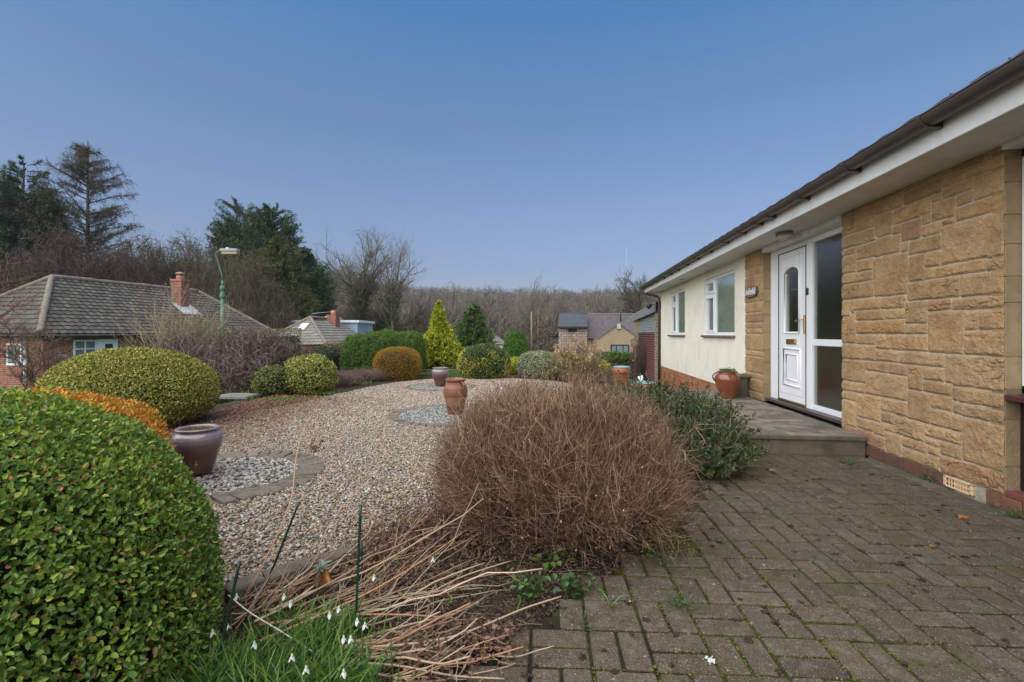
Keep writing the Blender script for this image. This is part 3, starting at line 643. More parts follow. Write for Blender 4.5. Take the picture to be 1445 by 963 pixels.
g = G(); g.box((DX-.014, 6.80, 1.062), (DX-.001, 7.09, 1.135), (.8, .5, .2), 0, .005); g.box((DX-.019, 6.825, 1.078), (DX-.0, 7.065, 1.12), (.8, .5, .2), 0, .006); g.build("letterbox", M_brass, door)
g = G(); g.box((DX-.02, y0, .262), (DX+.02, y1, .284), (.8, .5, .2), 0, .003); g.build("weather_bar", M_brass, door)
# head boards
g = G(); g.box((WX-.03, 5.556, 2.422), (DX+.1, 7.606, ZS-.002), (.7, .7, .7)); g.box((WX-.035, -1, 2.46), (WX+.2, YC-.009, ZS-.002), (.7, .7, .7)); hp("head_board", g, M_whitepaint)
# window at the near end
g = G(); nx = WX+.09
for q in ((nx, -1.0, .80, YC-.01, .86), (nx, -1., 2.40, YC-.01, 2.46), (nx, YC-.10, .80, YC-.01, 2.46), (nx-.01, 2.5, .80, 2.58, 2.46)): g.box((q[0], q[1], q[2]), (nx+.07, q[3], q[4]), (.8, .8, .8))
w_ = hp("window", g, M_white); tag(w_, "big window at the near end cut by the picture edge")
g = G(); g.box((nx+.03, -1, .82), (nx+.04, YC-.05, 2.44), b=.0005); g.build("pane", M_glass, w_)
g = G(); g.box((WX-.02, -1, .755), (WX+.16, YC-.008, .795), (.1, .03, .03), 0, .006); g.build("sill", mat("maroon_sill", (.085, .028, .030), .4, .5), w_)
g = G(); g.box((WX+.08, -1, .15), (WX+.12, YC-.01, .755), (.02, .02, .02)); g.build("apron_panel", mat("dark_panel", (.018, .012, .013), .35, .5), w_)
g = G(); g.box((WX-.015, -1, .106), (WX+.15, YC-.012, .145), (.17, .05, .04)); g.build("lower_sill", mat("red_sill", (.17, .055, .045), .6, .4), w_)
g = G(); g.box((WX+.6, -1.5, .1), (WX+.62, YC+.4, ZS), (.03, .03, .03)); g.build("room_backing", M_room, w_)
# eaves
FX = 2.575; YG = 15.76
g = G(); g.box((FX, -1.6, ZS-.012), (WX+.3, YG-.02, ZS+.012)); hp("soffit", g, M_soffit)
g = G(); g.box((FX-.022, -1.6, ZS-.018), (FX, YG, 2.72)); g.box((FX-.022, YG, ZS-.018), (7, YG+.02, 2.60)); hp("fascia", g, M_whitepaint)
g = G(); gz = 2.69; gr = .072; gx = FX-.022-.074
a = np.linspace(pi, 2*pi, 12); prof = np.stack([np.cos(a)*gr, np.sin(a)*gr], 1)
prof = np.concatenate([prof, prof[::-1]*.94]); prof[12:, 1] += .0
ys = np.array([-1.6, 15.86]); V = np.array([[gx+p_[0], y_, gz+p_[1]] for y_ in ys for p_ in prof]); n = len(prof); k = np.arange(n)
g.add(V, np.stack([k, np.roll(k, -1), np.roll(k, -1)+n, k+n], 1), (.1, .08, .07), 0, True)
g.tubes(np.array([[gx-gr, -1.6, gz], [gx-gr, 15.86, gz]]), .006, 6)
gut = hp("gutter", g, M_brownpl)
BR = [1445+90, 1296, 1189, 1122, 1060, 1038, 1015, 993, 976, 962, 950, 940, 930, 921, 914]
def bracket(Yb, wd=.03):
    g = G(); a = np.linspace(pi*.98, 2*pi, 12)
    for rr_ in (gr+.004,):
        V = []
        for y_ in (Yb-wd/2, Yb+wd/2):
            for q in a: V.append([gx+np.cos(q)*rr_, y_, gz+np.sin(q)*rr_])
            for q in a[::-1]: V.append([gx+np.cos(q)*(rr_+.008), y_, gz+np.sin(q)*(rr_+.008)])
        n = 24; k = np.arange(n); g.add(V, np.stack([k, np.roll(k, -1), np.roll(k, -1)+n, k+n], 1), (.07, .05, .05)); g.F.append((np.array([k[::-1], k+n])+g.n-48, 0, False))
    g.add([[FX-.023, Yb-wd/2, gz-gr-.02], [FX-.023, Yb+wd/2, gz-gr-.02], [FX-.023, Yb+wd/2, gz], [FX-.023, Yb-wd/2, gz], [gx+.02, Yb-wd/2, gz-gr-.006], [gx+.02, Yb+wd/2, gz-gr-.006]], [[0, 1, 5, 4], [0, 4, 3, 3], [1, 2, 5, 5]], (.07, .05, .05))
    g.build("bracket", M_brownpl, gut)
for b_ in BR: bracket(planeXY(b_, 0, gx-gr)[0])
bracket(planeXY(1075, 0, gx-gr)[0], .12)
g = G(); dy = 15.42; px_ = WX-.055
g.tubes(np.array([[gx, 15.5, gz-.05], [gx, 15.5, gz-.17], [gx+.05, 15.49, gz-.22], [px_-.06, 15.36, gz-.32], [px_, 15.33, gz-.37], [px_, 15.33, gz-.5], [px_, 15.33, -.5]]), .036, 10, (.1, .06, .05))
for z in (.4, 1.4): g.tubes(np.array([[px_, 15.33, z], [px_, 15.33, z+.05]]), .045, 10)
hp("downpipe", g, mat("downpipe", (.085, .045, .04), .5, .4, var=.2, vs=4))
# main roof: interlocking tiles with a rolling profile
def roof_face(g, p0, p1, r0, r1, course=.33, tw=.30, roll=.02, lift=.022, c=(.12, .11, .10), cv=.12, mat=0, spt=4):
    p0, p1, r0, r1 = [np.array(v, float) for v in (p0, p1, r0, r1)]
    u = (p1-p0)/np.linalg.norm(p1-p0); w = r0-p0; v = w-u*(w@u); H = np.linalg.norm(v); v = v/H; nrm = np.cross(u, v)
    if nrm[2] < 0: nrm = -nrm
    L1 = (r0-p0)@u; R0 = (p1-p0)@u; R1 = (r1-p0)@u
    nc = max(2, int(round(H/course))); lo = min(0, L1); hi = max(R0, R1); us = np.arange(lo, hi+tw/spt, tw/spt); m = len(us)
    prof = roll*(.5+.5*np.cos(us/tw*2*pi))
    for k in range(nc):
        v0, v1 = k/nc, (k+1.04)/nc if k < nc-1 else 1.
        rows = []
        for vv, lf in ((v0, lift), (v1, 0.)):
            a, b = L1*vv, R0+(R1-R0)*vv; uu = np.clip(us, a, b)
            rows.append(p0+np.outer(uu, u)+v*H*vv+np.outer(prof+lf, nrm))
        low = rows[0]-nrm*(lift+roll*.6)
        V = np.concatenate([low, rows[0], rows[1]]); j = np.arange(m-1)
        f = np.concatenate([np.stack([j, j+1, j+1+m, j+m], 1), np.stack([j+m, j+1+m, j+1+2*m, j+2*m], 1)])
        wd = V[f][:, :, :]; keep = np.linalg.norm(wd[:, 1]-wd[:, 0], axis=1) > .004
        ti = np.floor(us/tw+.5).astype(int)+k*7919; rsn = hsh(ti, ti*0+k, ti*0, 5)
        cc = np.array(c)*(1+cv*rsn[:, None]); g.add(V, f[keep], np.concatenate([cc*.9, cc, cc]), mat, False)
g = G(); ex, ez = FX-.075, 2.735
roof_face(g, (ex, YG, ez), (ex, -1.7, ez), (6.6, YG, ez+1.75), (6.6, -1.7, ez+1.75), .34, .30, .012, .014, (.085, .078, .072))
roof_face(g, (10.7, -1.7, ez), (10.7, YG, ez), (6.6, -1.7, ez+1.75), (6.6, YG, ez+1.75), .34, .30, .012, .014, (.085, .078, .072))
V, f = [], []
for y_ in (YF-.02, -2.9): V += [[FX+.1, y_, 2.55], [10.6, y_, 2.55], [6.6, y_, ez+1.7]]
g.add(V, [[0, 1, 2], [3, 5, 4]], (.3, .28, .25))
n = 90
hp("roof", g, M_tile)
# moss knobs along the tile edge
g = G(); n = 700; yk = R.uniform(2, 15.5, n); stones(g, ex+R.uniform(-.01, .05, n), yk, ez+.01+R.uniform(-.03, .015, n), R.uniform(.005, .012, n), pick([(.05, .045, .035), (.03, .03, .025), (.07, .075, .03)], [2, 2, 1], n), .8)
hp("roof_moss", g, M_matte)["kind"] = "stuff"
# platform in front of the door
g = G(); pz = .194
V = [(1.75, 5.12), (2.975, 5.12), (2.975, 8.9), (1.9, 8.9)]
g.add([[*p_, pz-.012] for p_ in V]+[[*p_, -.5] for p_ in V], [[0, 1, 2, 3], [0, 4, 5, 1], [1, 5, 6, 2], [2, 6, 7, 3], [3, 7, 4, 0]], (.15, .125, .085))
n = 0; cs = []; hs = []
for k in range(0, 30):
    for j in range(0, 6):
        y_ = 5.185+k*.131; x_ = 1.87+j*.262+(.131 if k & 1 else 0)
        if x_+.128 > 2.98: x1 = 2.975; x0 = x_-.128; 
        else: x0, x1 = x_-.128, x_+.128
        if x1-x0 < .03 or x0 > 2.96: continue
        cs.append(((x0+x1)/2, y_, pz-.02+R.normal(0, .0015))); hs.append(((x1-x0)/2-.003, .062, .02))
g.boxes(cs, hs, .004, pick([(.20, .172, .135), (.165, .142, .112), (.225, .19, .15)], [1, 1, 1], len(cs), .1), 0)
g.box((1.72, 5.09, pz-.045), (2.978, 5.13, pz-.006), (.13, .115, .085))
tag(g.build("doorstep_platform", M_conc, origin=(2.4, 7, 0)), "raised paved step with a mossy concrete edge in front of the white door", "step")
# ------------------------------------------------------------------ garage
gar = thing("garage", "stone pillared garage with maroon roller door beyond the bungalow", "garage", (4.5, 18, -.5))
g = G(); g.quad((WX-.02, 20.7, -.7), (WX-.02, 19.9, -.7), (WX-.02, 19.9, 1.75), (WX-.02, 20.7, 1.75)); g2 = G(); g2.quad((WX-.02, 16.25, -.7), (WX-.02, 15.62, -.7), (WX-.02, 15.62, 2.0), (WX-.02, 16.25, 2.0))
g2.quad((WX-.02, 15.62, -.7), (WX+.4, 15.62, -.7), (WX+.4, 15.62, 2.0), (WX-.02, 15.62, 2.0)); g.quad((WX-.02, 19.9, -.7), (WX+.3, 19.9, -.7), (WX+.3, 19.9, 1.75), (WX-.02, 19.9, 1.75)); g.quad((8, 20.7, -.7), (WX-.02, 20.7, -.7), (WX-.02, 20.7, 1.75), (8, 20.7, 1.75))
g.build("stone_pier", B_garage, gar); g2.build("stone_pier", B_garage, gar)
g = G()
for a, b in ((0, 1),):
    V = [[WX-.10, 15.6, 1.92], [WX-.10, 20.85, 1.72], [WX-.10, 20.85, 2.02], [WX-.10, 15.6, 2.22], [WX-.02, 15.6, 1.92], [WX-.02, 20.85, 1.72], [8, 20.85, 2.02], [8, 15.6, 2.22]]
    g.add(V, [[0, 3, 2, 1], [3, 7, 6, 2], [0, 1, 5, 4], [1, 2, 6, 5]], (.20, .20, .21))
g.build("fascia", M_generic, gar)
g = G(); 
for k in range(7): g.box((WX+.02+.004*k, 16.25, 1.25+k*.09), (WX+.06, 19.9, 1.25+k*.09+.083), (.24, .25, .26), 0, .006)
g.build("header_panel", M_generic, gar)
g = G()
for k in range(22): g.tubes(np.array([[WX+.06, 16.2, -.62+k*.085+.04], [WX+.06, 19.95, -.62+k*.085+.04]]), .046, 8, (.13, .045, .045))
g.build("roller_door", M_generic, gar)
g = G(); g.box((WX+.1, 16, -.7), (8, 20.6, 1.9), (.1, .1, .1)); g.build("inner_wall", M_room, gar)
g = G(); c0 = np.array([WX-.12, 15.75, 2.12]); g.tubes(np.array([c0, c0+[-.12, 0, .02]]), .015, 6, (.02, .02, .02)); g.tubes(np.array([c0+[-.1, 0, .0], c0+[-.2, -.05, -.08]]), np.array([[.05, .07]]), 8, (.02, .02, .02))
tag(g.build("flood_lamp", M_black, origin=c0), "small black flood lamp on the garage corner by the downpipe", "lamp")
# dead climber on the garage pier
def wander(n, K, p0, dirs, L, wob, grav=0.):
    """n polylines of K points"""
    P = np.zeros((n, K, 3)); P[:, 0] = p0; d = unit(np.array(dirs, float)+np.zeros((n, 3)))
    st = (np.asarray(L)/(K-1))*np.ones(n)
    for k in range(1, K):
        d = unit(d+wob*R.normal(size=(n, 3))+np.array([0, 0, grav])); P[:, k] = P[:, k-1]+d*st[:, None]
    return P
def branch(P, n, t0, t1, L, ang, K, wob, grav=0., r=None):
    """n children on the parent polylines P (N,Kp,3)"""
    N, Kp, _ = P.shape; i = R.randint(0, N, n); t = R.uniform(t0, t1, n)*(Kp-1); a = np.minimum(t.astype(int), Kp-2); fr = (t-a)[:, None]
    s = P[i, a]*(1-fr)+P[i, a+1]*fr; T = unit(P[i, a+1]-P[i, a])
    side = unit(np.cross(T, rdir(n))); d = unit(T*np.cos(ang)+side*np.sin(ang)) if np.isscalar(ang) else unit(T*np.cos(ang)[:, None]+side*np.sin(ang)[:, None])
    return wander(n, K, s, d, L, wob, grav), i, t/(Kp-1)
def taper(n, K, a, b): return np.broadcast_to(np.linspace(a, b, K), (n, K)).copy()
g = G(); n = 60; P = wander(n, 9, np.column_stack([np.full(n, WX-.06), R.uniform(18.3, 19.8, n), np.full(n, -.6)]), [0, 0, 1], R.uniform(.8, 2.1, n), .35)
P[..., 0] = np.clip(P[..., 0], WX-.25, WX-.03); g.tubes(P, taper(n, 9, .02, .006), 3, (.09, .06, .045)); B_, _, _ = branch(P, 400, .1, 1, .4, .8, 4, .3); B_[..., 0] = np.clip(B_[..., 0], WX-.35, WX-.03); g.tubes(B_, taper(400, 4, .008, .003), 3, (.12, .08, .06))
tag(g.build("climber", M_twig, origin=(WX-.1, 19, -.6)), "leafless climber clinging to the far side of the roller door", "climber")

# ------------------------------------------------------------------ sign, lamps, pots
sg = thing("name_plate", "oval brown house name plate with raised white lettering on the stone pillar", "sign", (WX-.03, 8.05, 1.86))
g = G(); a = np.linspace(0, 2*pi, 29)[:-1]; oy = np.sign(np.cos(a))*np.abs(np.cos(a))**.45*.245; oz = np.sign(np.sin(a))*np.abs(np.sin(a))**.7*.085
V = []
for x_, s_ in ((WX-.005, 1.), (WX-.045, 1.), (WX-.052, .93)): V += [[x_, 8.02+oy[k]*s_, 1.87+oz[k]*s_] for k in range(28)]
k = np.arange(28); j = np.roll(k, -1)
f = np.concatenate([np.stack([k, k+28, j+28, j], 1), np.stack([k+28, k+56, j+56, j+28], 1)]); g.add(V, f, (.12, .07, .06)); g.F.append((np.array([k+56])+g.n-84, 1, False))
sg.location = (WX-.03, 8.02, 1.87); g.build("board", [M_generic, mat("sign_face", (.17, .12, .115), .5, .4, var=.1, vs=10)], sg)
fc = bpy.data.curves.new("lettering", 'FONT'); fc.body = "Linfield"; fc.size = .150; fc.align_x = 'CENTER'; fc.align_y = 'CENTER'; fc.extrude = .004; fc.offset = .0; fc.space_character = 1.06
to = bpy.data.objects.new("lettering", fc); col.objects.link(to)
me = bpy.data.meshes.new_from_object(to.evaluated_get(bpy.context.evaluated_depsgraph_get())); bpy.data.objects.remove(to)
lt = bpy.data.objects.new("lettering", me); col.objects.link(lt); me.materials.clear(); me.materials.append(mat("white_letter", (.8, .8, .8), .5))
lt.parent = sg; lt.rotation_euler = (pi/2, 0, -pi/2); lt.location = (-.028, 0, 0)
# bulkhead lamp under the soffit
bl = planeXY(1107, 0, 2.80); yb_ = bl[0]
lp = thing("bulkhead_lamp", "small oval bulkhead lamp under the soffit above the front door", "lamp", (2.80, yb_, ZS-.012))
g = G(); g.lathe([(.0, 0), (.085, 0), (.095, -.03), (.09, -.045), (.0, -.045)], (2.80, yb_, ZS-.012), 20, (.22, .17, .13), sy=1.5); g.build("base", M_generic, lp)
g = G(); g.lathe([(.08, -.045), (.07, -.08), (.035, -.1), (.0, -.103)], (2.80, yb_, ZS-.012), 20, (.5, .45, .38), sy=1.5); g.build("cover", mat("cover", (.45, .42, .36), .2, .5, var=.2, vs=20), lp)
yb2 = planeXY(963, 0, 2.80)[0]; g = G(); g.lathe([(.0, 0), (.06, 0), (.06, -.03), (.03, -.045), (.0, -.045)], (2.8, yb2, ZS-.012), 16, (.5, .5, .48)); tag(g.build("security_sensor", M_generic, origin=(2.8, yb2, ZS)), "small round white sensor under the far eaves above the far window", "sensor")
# big glazed pots (purple brown with pale shoulders)
def big_pot(c, S, label, far=False):
    p = thing("purple_pot", label, "pot", (c[0], c[1], c[2]), "purple brown glazed pots")
    prof = [(.0, .0), (.105, .0), (.112, .02), (.135, .12), (.165, .24), (.182, .32), (.184, .35), (.178, .385), (.155, .415), (.142, .425), (.142, .432), (.155, .436), (.163, .445), (.160, .455), (.146, .458), (.134, .45), (.130, .42), (.130, .40)]
    pr = np.array(prof)*S; zf = pr[:, 1]/(.458*S)
    dark = np.array([.115, .045, .036]); pale = np.array([.21, .165, .175])
    cc = dark+(pale-dark)*sm((zf-.62)/.12)[:, None]; cc[11:15] = (.24, .17, .16)
    # densify
    t = np.linspace(0, len(pr)-1, 60); prd = np.stack([np.interp(t, range(len(pr)), pr[:, k]) for k in (0, 1)], 1); ccd = np.stack([np.interp(t, range(len(pr)), cc[:, k]) for k in range(3)], 1)
    ccd *= (1+.10*np.sin(t*5.1))[:, None]
    prd[:, 0] *= 1.24; g = G(); g.lathe(prd, (c[0], c[1], c[2]+.03), 48, ccd, wob=.0); g.build("body", M_glaze, p)
    for k in range(3):
        g = G(); a = k*2*pi/3+.5; q = c+np.array([cos(a)*.085*S, sin(a)*.085*S, 0]); g.lathe([(.0, 0), (.022, 0), (.028, .03), (.0, .03)], q, 10, (.40, .17, .09)); g.build("foot", M_terra, p)
    g = G(); g.lathe([(.0, .405*S), (.155*S, .40*S)], (c[0], c[1], c[2]+.03), 24, (.06, .045, .03)); n = 500
    a = R.uniform(0, 2*pi, n); r = .12*S*np.sqrt(R.uniform(0, 1, n)); q = np.stack([c[0]+r*np.cos(a), c[1]+r*np.sin(a), np.full(n, c[2]+.03+.41*S)], 1)
    g.leaves(q, rdir(n)*.6+[0, 0, .9], rdir(n), R.uniform(.015, .05, n), .008, pick([(.22, .12, .05), (.10, .11, .03), (.28, .18, .08)], [2, 1, 1], n), 0, 1)
    g.build("dead_plant", M_matte, p)
big_pot(W(-2.66, 4.08, .012)+np.array([-.0, 0, 0]), .82, "near purple glazed pot half hidden by the box bush")
big_pot(W(-1.62, 10.9, .012), .88, "far purple glazed pot standing on the farthest pebble circle")
# terracotta jar with two handles
c = W(-.84, 7.18, .012)
p = thing("terracotta_jar", "unglazed terracotta jar with handles on the gravel behind the twiggy brown bush", "jar", c)
pf = np.array([(.0, 0), (.11, 0), (.115, .02), (.135, .12), (.168, .25), (.180, .33), (.176, .39), (.150, .44), (.128, .462), (.126, .475), (.146, .50), (.158, .512), (.156, .522), (.145, .524), (.120, .50), (.112, .47), (.112, .42)])
t = np.linspace(0, len(pf)-1, 70); pd = np.stack([np.interp(t, range(len(pf)), pf[:, k]) for k in (0, 1)], 1); cc = np.tile([.21, .082, .048], (70, 1))
stain = (pd[:, 1] < .20) | ((pd[:, 1] > .27) & (pd[:, 1] < .285)); cc[stain] *= .62; cc[14:18] = (.25, .12, .08)
g = G(); g.lathe(pd, c, 48, cc); g.build("body", M_terra, p)
def handles(c, R_, zt, zb, rb, n_, m_, angs, p, rr_=.013, cc=(.25, .10, .055)):
    for a in angs:
        e = np.array([cos(a), sin(a), 0]); t = np.linspace(0, 1, 9)
        pts = np.array([c+e*(R_+(rb-R_)*t_+.05*sin(pi*t_))+np.array([0, 0, zt+(zb-zt)*t_+.012*sin(pi*t_)]) for t_ in t])
        g = G(); g.tubes(pts, rr_, 7, cc); g.build("handle", m_, p)
handles(c, .138, .49, .37, .175, 0, M_terra, [radians(-40), radians(140)], p)
# glazed jug on the step
c = np.array([2.575, 7.92, .194])
p = thing("glazed_jug", "shiny brown two handled pot with small plants on the step", "pot", c)
pf = np.array([(.0, 0), (.112, 0), (.118, .015), (.135, .08), (.165, .18), (.188, .265), (.192, .30), (.185, .34), (.160, .375), (.138, .39), (.134, .40), (.150, .41), (.152, .418), (.143, .422), (.120, .405), (.115, .38)])
t = np.linspace(0, len(pf)-1, 60); pd = np.stack([np.interp(t, range(len(pf)), pf[:, k]) for k in (0, 1)], 1)
cc = np.tile([.20, .055, .024], (60, 1)); cc[pd[:, 1] < .07] = (.20, .07, .035)
g = G(); g.lathe(pd, c, 48, cc); g.build("body", mat("brown_glaze", None, .18, .6, var=.15, vs=8, coat=.5), p)
handles(c, .15, .405, .27, .188, 0, MATS["brown_glaze"], [radians(175), radians(-62)], p, .012, (.16, .05, .025))
g = G(); g.lathe([(.0, .395), (.12, .39)], c, 20, (.05, .035, .025)); n = 900; a = R.uniform(0, 2*pi, n); r = .12*np.sqrt(R.uniform(0, 1, n)); q = c+np.stack([r*np.cos(a), r*np.sin(a), np.full(n, .40)+R.uniform(0, .05, n)], 1)
g.leaves(q, rdir(n)*.5+[0, 0, .6], rdir(n), R.uniform(.012, .03, n), .007, pick([(.07, .13, .03), (.12, .16, .04)], [1, 1], n), 0, 1)
n = 16; a = R.uniform(0, 2*pi, n); q = c+np.stack([.1*np.cos(a), .1*np.sin(a), np.full(n, .41)], 1); P = wander(n, 4, q, [0, 0, 1], R.uniform(.03, .08, n), .15); g.tubes(P, .0018, 3, (.08, .12, .04))
e = P[:, -1]; m_ = 5*n; g.leaves(np.repeat(e, 5, 0), rdir(m_), rdir(m_), .014, .010, pick([(.75, .75, .75), (.12, .05, .15)], [2, 1], m_), 0, 1)
g.build("plants", M_matte, p)
# little stone bench stand with shells behind the jug
c = np.array([2.83, 8.25, .194]); p = thing("stone_stand", "small weathered stone stand behind the shiny brown pot", "stand", c)
g = G(); g.box(c+[-.15, -.17, .30], c+[.15, .17, .35], (.16, .135, .095), 0, .01); g.build("top", M_conc, p)
g = G(); g.box(c+[-.10, -.14, 0], c+[.12, -.06, .30], (.15, .125, .09), 0, .01); g.box(c+[-.10, .06, 0], c+[.12, .14, .30], (.15, .125, .09), 0, .01); g.build("leg", M_conc, p)
for k in range(9):
    q = c+np.array([random.uniform(-.12, .12), random.uniform(-.13, .13), .352]); g = G(); m_ = 3
    stones(g, np.full(1, q[0]), np.full(1, q[1]), np.full(1, q[2]+.018), np.array([random.uniform(.02, .04)]), pick([(.6, .5, .42), (.5, .38, .3), (.7, .62, .55)], [1, 1, 1], 1), .7)
    tag(g.build("sea_shell", M_pebble, origin=q), "pale sea shell lying among others on the stone stand", "shell", "sea shells on the stone stand")
# chimney pot planters
def chimney_pot(c, r, h, label, rim):
    p = thing("chimney_pot", label, "planter", c, "terracotta chimney pots by the garage")
    g = G(); g.lathe([(.0, 0), (r*.92, 0), (r*.92, h*.05), (r*.90, h*.82), (r*.93, h*.83), (r*1.06, h*.86), (r*1.08, h*.90), (r*1.04, h*.95), (r*.98, h), (r*.86, h), (r*.84, h*.93)], c, 36, (.29, .10, .055)); g.build("body", M_terra, p)
    g = G(); g.lathe([(0, h*.93), (r*.86, h*.99), (r*1.02, h*1.0), (r*1.04, h*1.02), (r*.9, h*1.035), (r*.82, h*1.0), (0, h*.98)], c, 36, (.25, .36, .36)); g.build("bowl", mat("green_bowl", (.22, .33, .33), .25, .5, var=.15, vs=6), p)
    return p
c1 = Q(877.5, 520, 9.4); chimney_pot(np.array([c1[0], c1[1], -.15]), .165, .70, "taller terracotta chimney pot with a pale green dish on top", 0)
c2 = Q(907, 540, 8.0); chimney_pot(np.array([c2[0], c2[1], -.15]), .20, .54, "wider terracotta chimney pot holding a white cup in its dish", 0)
cq = np.array([c2[0], c2[1]+.03, .40]); g = G(); a_ = np.array([[0, 0, 0], [-.04, 0, .10]]); g.tubes(cq+a_, np.array([[.035, .042]]), 14, (.75, .77, .8)); tag(g.build("plastic_cup", M_generic, origin=cq), "white plastic cup tilted in the wide chimney pot dish", "cup")
def fit(gs, c, h, r=None, pct=99.6):
    """scale freshly grown branches so that the plant is h tall (and about r wide)"""
    V = np.concatenate([v for g in gs for v in g.V]); top = np.percentile(V[:, 2], pct)-c[2]; k = np.array([1., 1., h/top])
    if r is not None:
        for j in (0, 1): k[j] = r[j]/np.percentile(np.abs(V[:, j]-c[j]), 98.5)
    for g in gs: g.V = [(v-c)*k+c for v in g.V]
    return k
# ------------------------------------------------------------------ shrubs
def superdirs(n, ex=2.5, zmin=-.9):
    d = rdir(int(n*1.6)); d = d[d[:, 2] > zmin][:n]
    q = np.sum(np.abs(d)**ex, 1)**(-1/ex); return d, d*q[:, None]
def core_mesh(c, rad, ex, k=.86, lump=.05, seed=0, zmin=-.98):
    u = np.linspace(0, 2*pi, 41)[:-1]; v = np.linspace(-pi/2*.98, pi/2*.99, 22)
    U, Vv = np.meshgrid(u, v); d = np.stack([np.cos(U)*np.cos(Vv), np.sin(U)*np.cos(Vv), np.sin(Vv)], -1)
    q = np.sum(np.abs(d)**ex, -1)**(-1/ex); P = d*q[..., None]*k; P = P*(1+lump*fbm(d, 2.2, 2, seed))[..., None]
    i = np.arange(U.size).reshape(U.shape); j = np.roll(i, -1, 1)
    f = np.stack([i[:-1], j[:-1], j[1:], i[1:]], -1).reshape(-1, 4)
    return P.reshape(-1, 3)*np.array(rad)+np.array(c), f
def blob(name, label, cat, c, rad, n, L, Wd, pal, w, ex=2.4, lump=.06, group=None, core=(.03, .028, .015), kind=2, depth=.10, m=None, seed=0, out=.55, top=None, topw=.6, lobes=None, fold=.25, zmin=-.85, mfreq=2.2, extra=None):
    """a clipped shrub: stems, inner mass and thousands of separate leaves"""
    c = np.array(c, float); rad = np.array(rad, float)
    p = thing(name, label, cat, (c[0], c[1], c[2]-rad[2]), group)
    d, P = superdirs(n, ex, zmin); P = P*(1+lump*fbm(d, mfreq, 2, seed))[:, None]
    P = P*(1+.016*fbm(d, 6.5, 2, seed+2)+.045*sm((vn(d, 24, seed+5)-.5)/.35))[:, None]
    if lobes: P = P*(1+lobes[1]*(np.abs(vn(d, lobes[0], seed+9))-.3))[:, None]
    n = len(P); P = P*(1-depth*R.uniform(0, 1, n)**1.5)[:, None]
    pw = P*rad+c; nr = unit(P/rad); ax = unit(nr*out+rdir(n)*.8+np.array([0, 0, .25]))
    cl = pick(pal, w, n, .16)
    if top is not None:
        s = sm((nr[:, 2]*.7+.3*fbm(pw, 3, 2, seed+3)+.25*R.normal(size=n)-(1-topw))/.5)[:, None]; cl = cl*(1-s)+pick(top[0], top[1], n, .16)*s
    if extra is not None: cl = extra(pw, nr, cl)
    g = G(); g.leaves(pw, ax, unit(nr+.8*rdir(n)), R.uniform(L*.7, L*1.25, n), R.uniform(Wd*.8, Wd*1.2, n), cl, 0, kind, fold)
    g.build("foliage", m or M_matte, p)
    g = G(); v, f = core_mesh(c, rad, ex, .87-.4*depth, lump, seed); g.add(v, f, core, 0, True); 
    s = wander(14, 6, c+np.column_stack([R.normal(0, .08, (14, 2))*rad[0], np.full(14, -rad[2])]), [0, 0, 1], rad[2]*1.5, .25)
    g.tubes(s, taper(14, 6, .02, .008)*min(1, rad[0]), 4, (.10, .07, .045)); g.build("stems", M_core, p)
    return p
n = 900; x = R.uniform(-6, 2, n); y = R.uniform(2.2, 13, n); k = inpoly(x, y, GRAV) & (fbm(np.stack([x, y, x*0], 1), .8, 2, 77) > -.1); x, y = x[k], y[k]; n = len(x); g = G()
g.leaves(np.stack([x, y, .012+R.uniform(0, .01, n)], 1), rdir(n)*[1, 1, .3], rdir(n)*.5+[0, 0, 1], R.uniform(.012, .04, n), R.uniform(.006, .016, n), pick([(.16, .09, .05), (.09, .055, .035), (.24, .14, .08), (.10, .16, .04)], [4, 3, 2, 1], n), 0, 2, .5)
tag(g.build("blown_leaves", M_matte), "small brown leaves blown across the gravel", "dead leaves", kind="stuff")
# 1. the big box bush, near left
BOX = [(.085, .165, .034), (.14, .24, .042), (.21, .32, .052), (.31, .40, .06), (.38, .33, .08), (.50, .28, .13)]
def boxx(pw, nr, cl):
    # old leaves here and there
    s = R.uniform(size=len(cl)) < .02; cl[s] = pick([(.42, .19, .09), (.42, .24, .06)], [2, 1], s.sum()); return cl
p_ = W(-1.95, 1.58, 0)
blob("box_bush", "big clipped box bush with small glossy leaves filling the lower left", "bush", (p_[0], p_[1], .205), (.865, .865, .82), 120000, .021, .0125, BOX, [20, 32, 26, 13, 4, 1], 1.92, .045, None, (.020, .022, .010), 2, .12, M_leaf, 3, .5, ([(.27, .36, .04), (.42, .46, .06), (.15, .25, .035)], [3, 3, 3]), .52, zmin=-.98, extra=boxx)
# 2. orange tipped conifer behind it
p_ = W(-3.2, 3.25, 0)
blob("golden_thuja", "low orange tipped thuja peeping over the big box bush", "bush", (p_[0], p_[1], .37), (.78, .60, .44), 30000, .030, .010, [(.60, .25, .03), (.50, .20, .025), (.34, .22, .03), (.65, .36, .07)], [5, 3, 2, 2], 2.2, .06, None, (.05, .03, .01), 1, .12, M_matte, 5)
# 3. gold green dome
p_ = W(-5.05, 6.45, 0)
p_ = W(-4.98, 6.35, 0)
blob("lonicera_dome", "wide dome shaped shrub of tiny golden green leaves behind the box bush", "bush", (p_[0], p_[1], .45), (.96, .92, .56), 60000, .034, .015, [(.23, .23, .040), (.34, .32, .07), (.13, .14, .025), (.45, .42, .12)], [4, 4, 3, 1.5], 2.15, .035, None, (.03, .03, .012), 1, .10, M_matte, 7, .4, lobes=None)
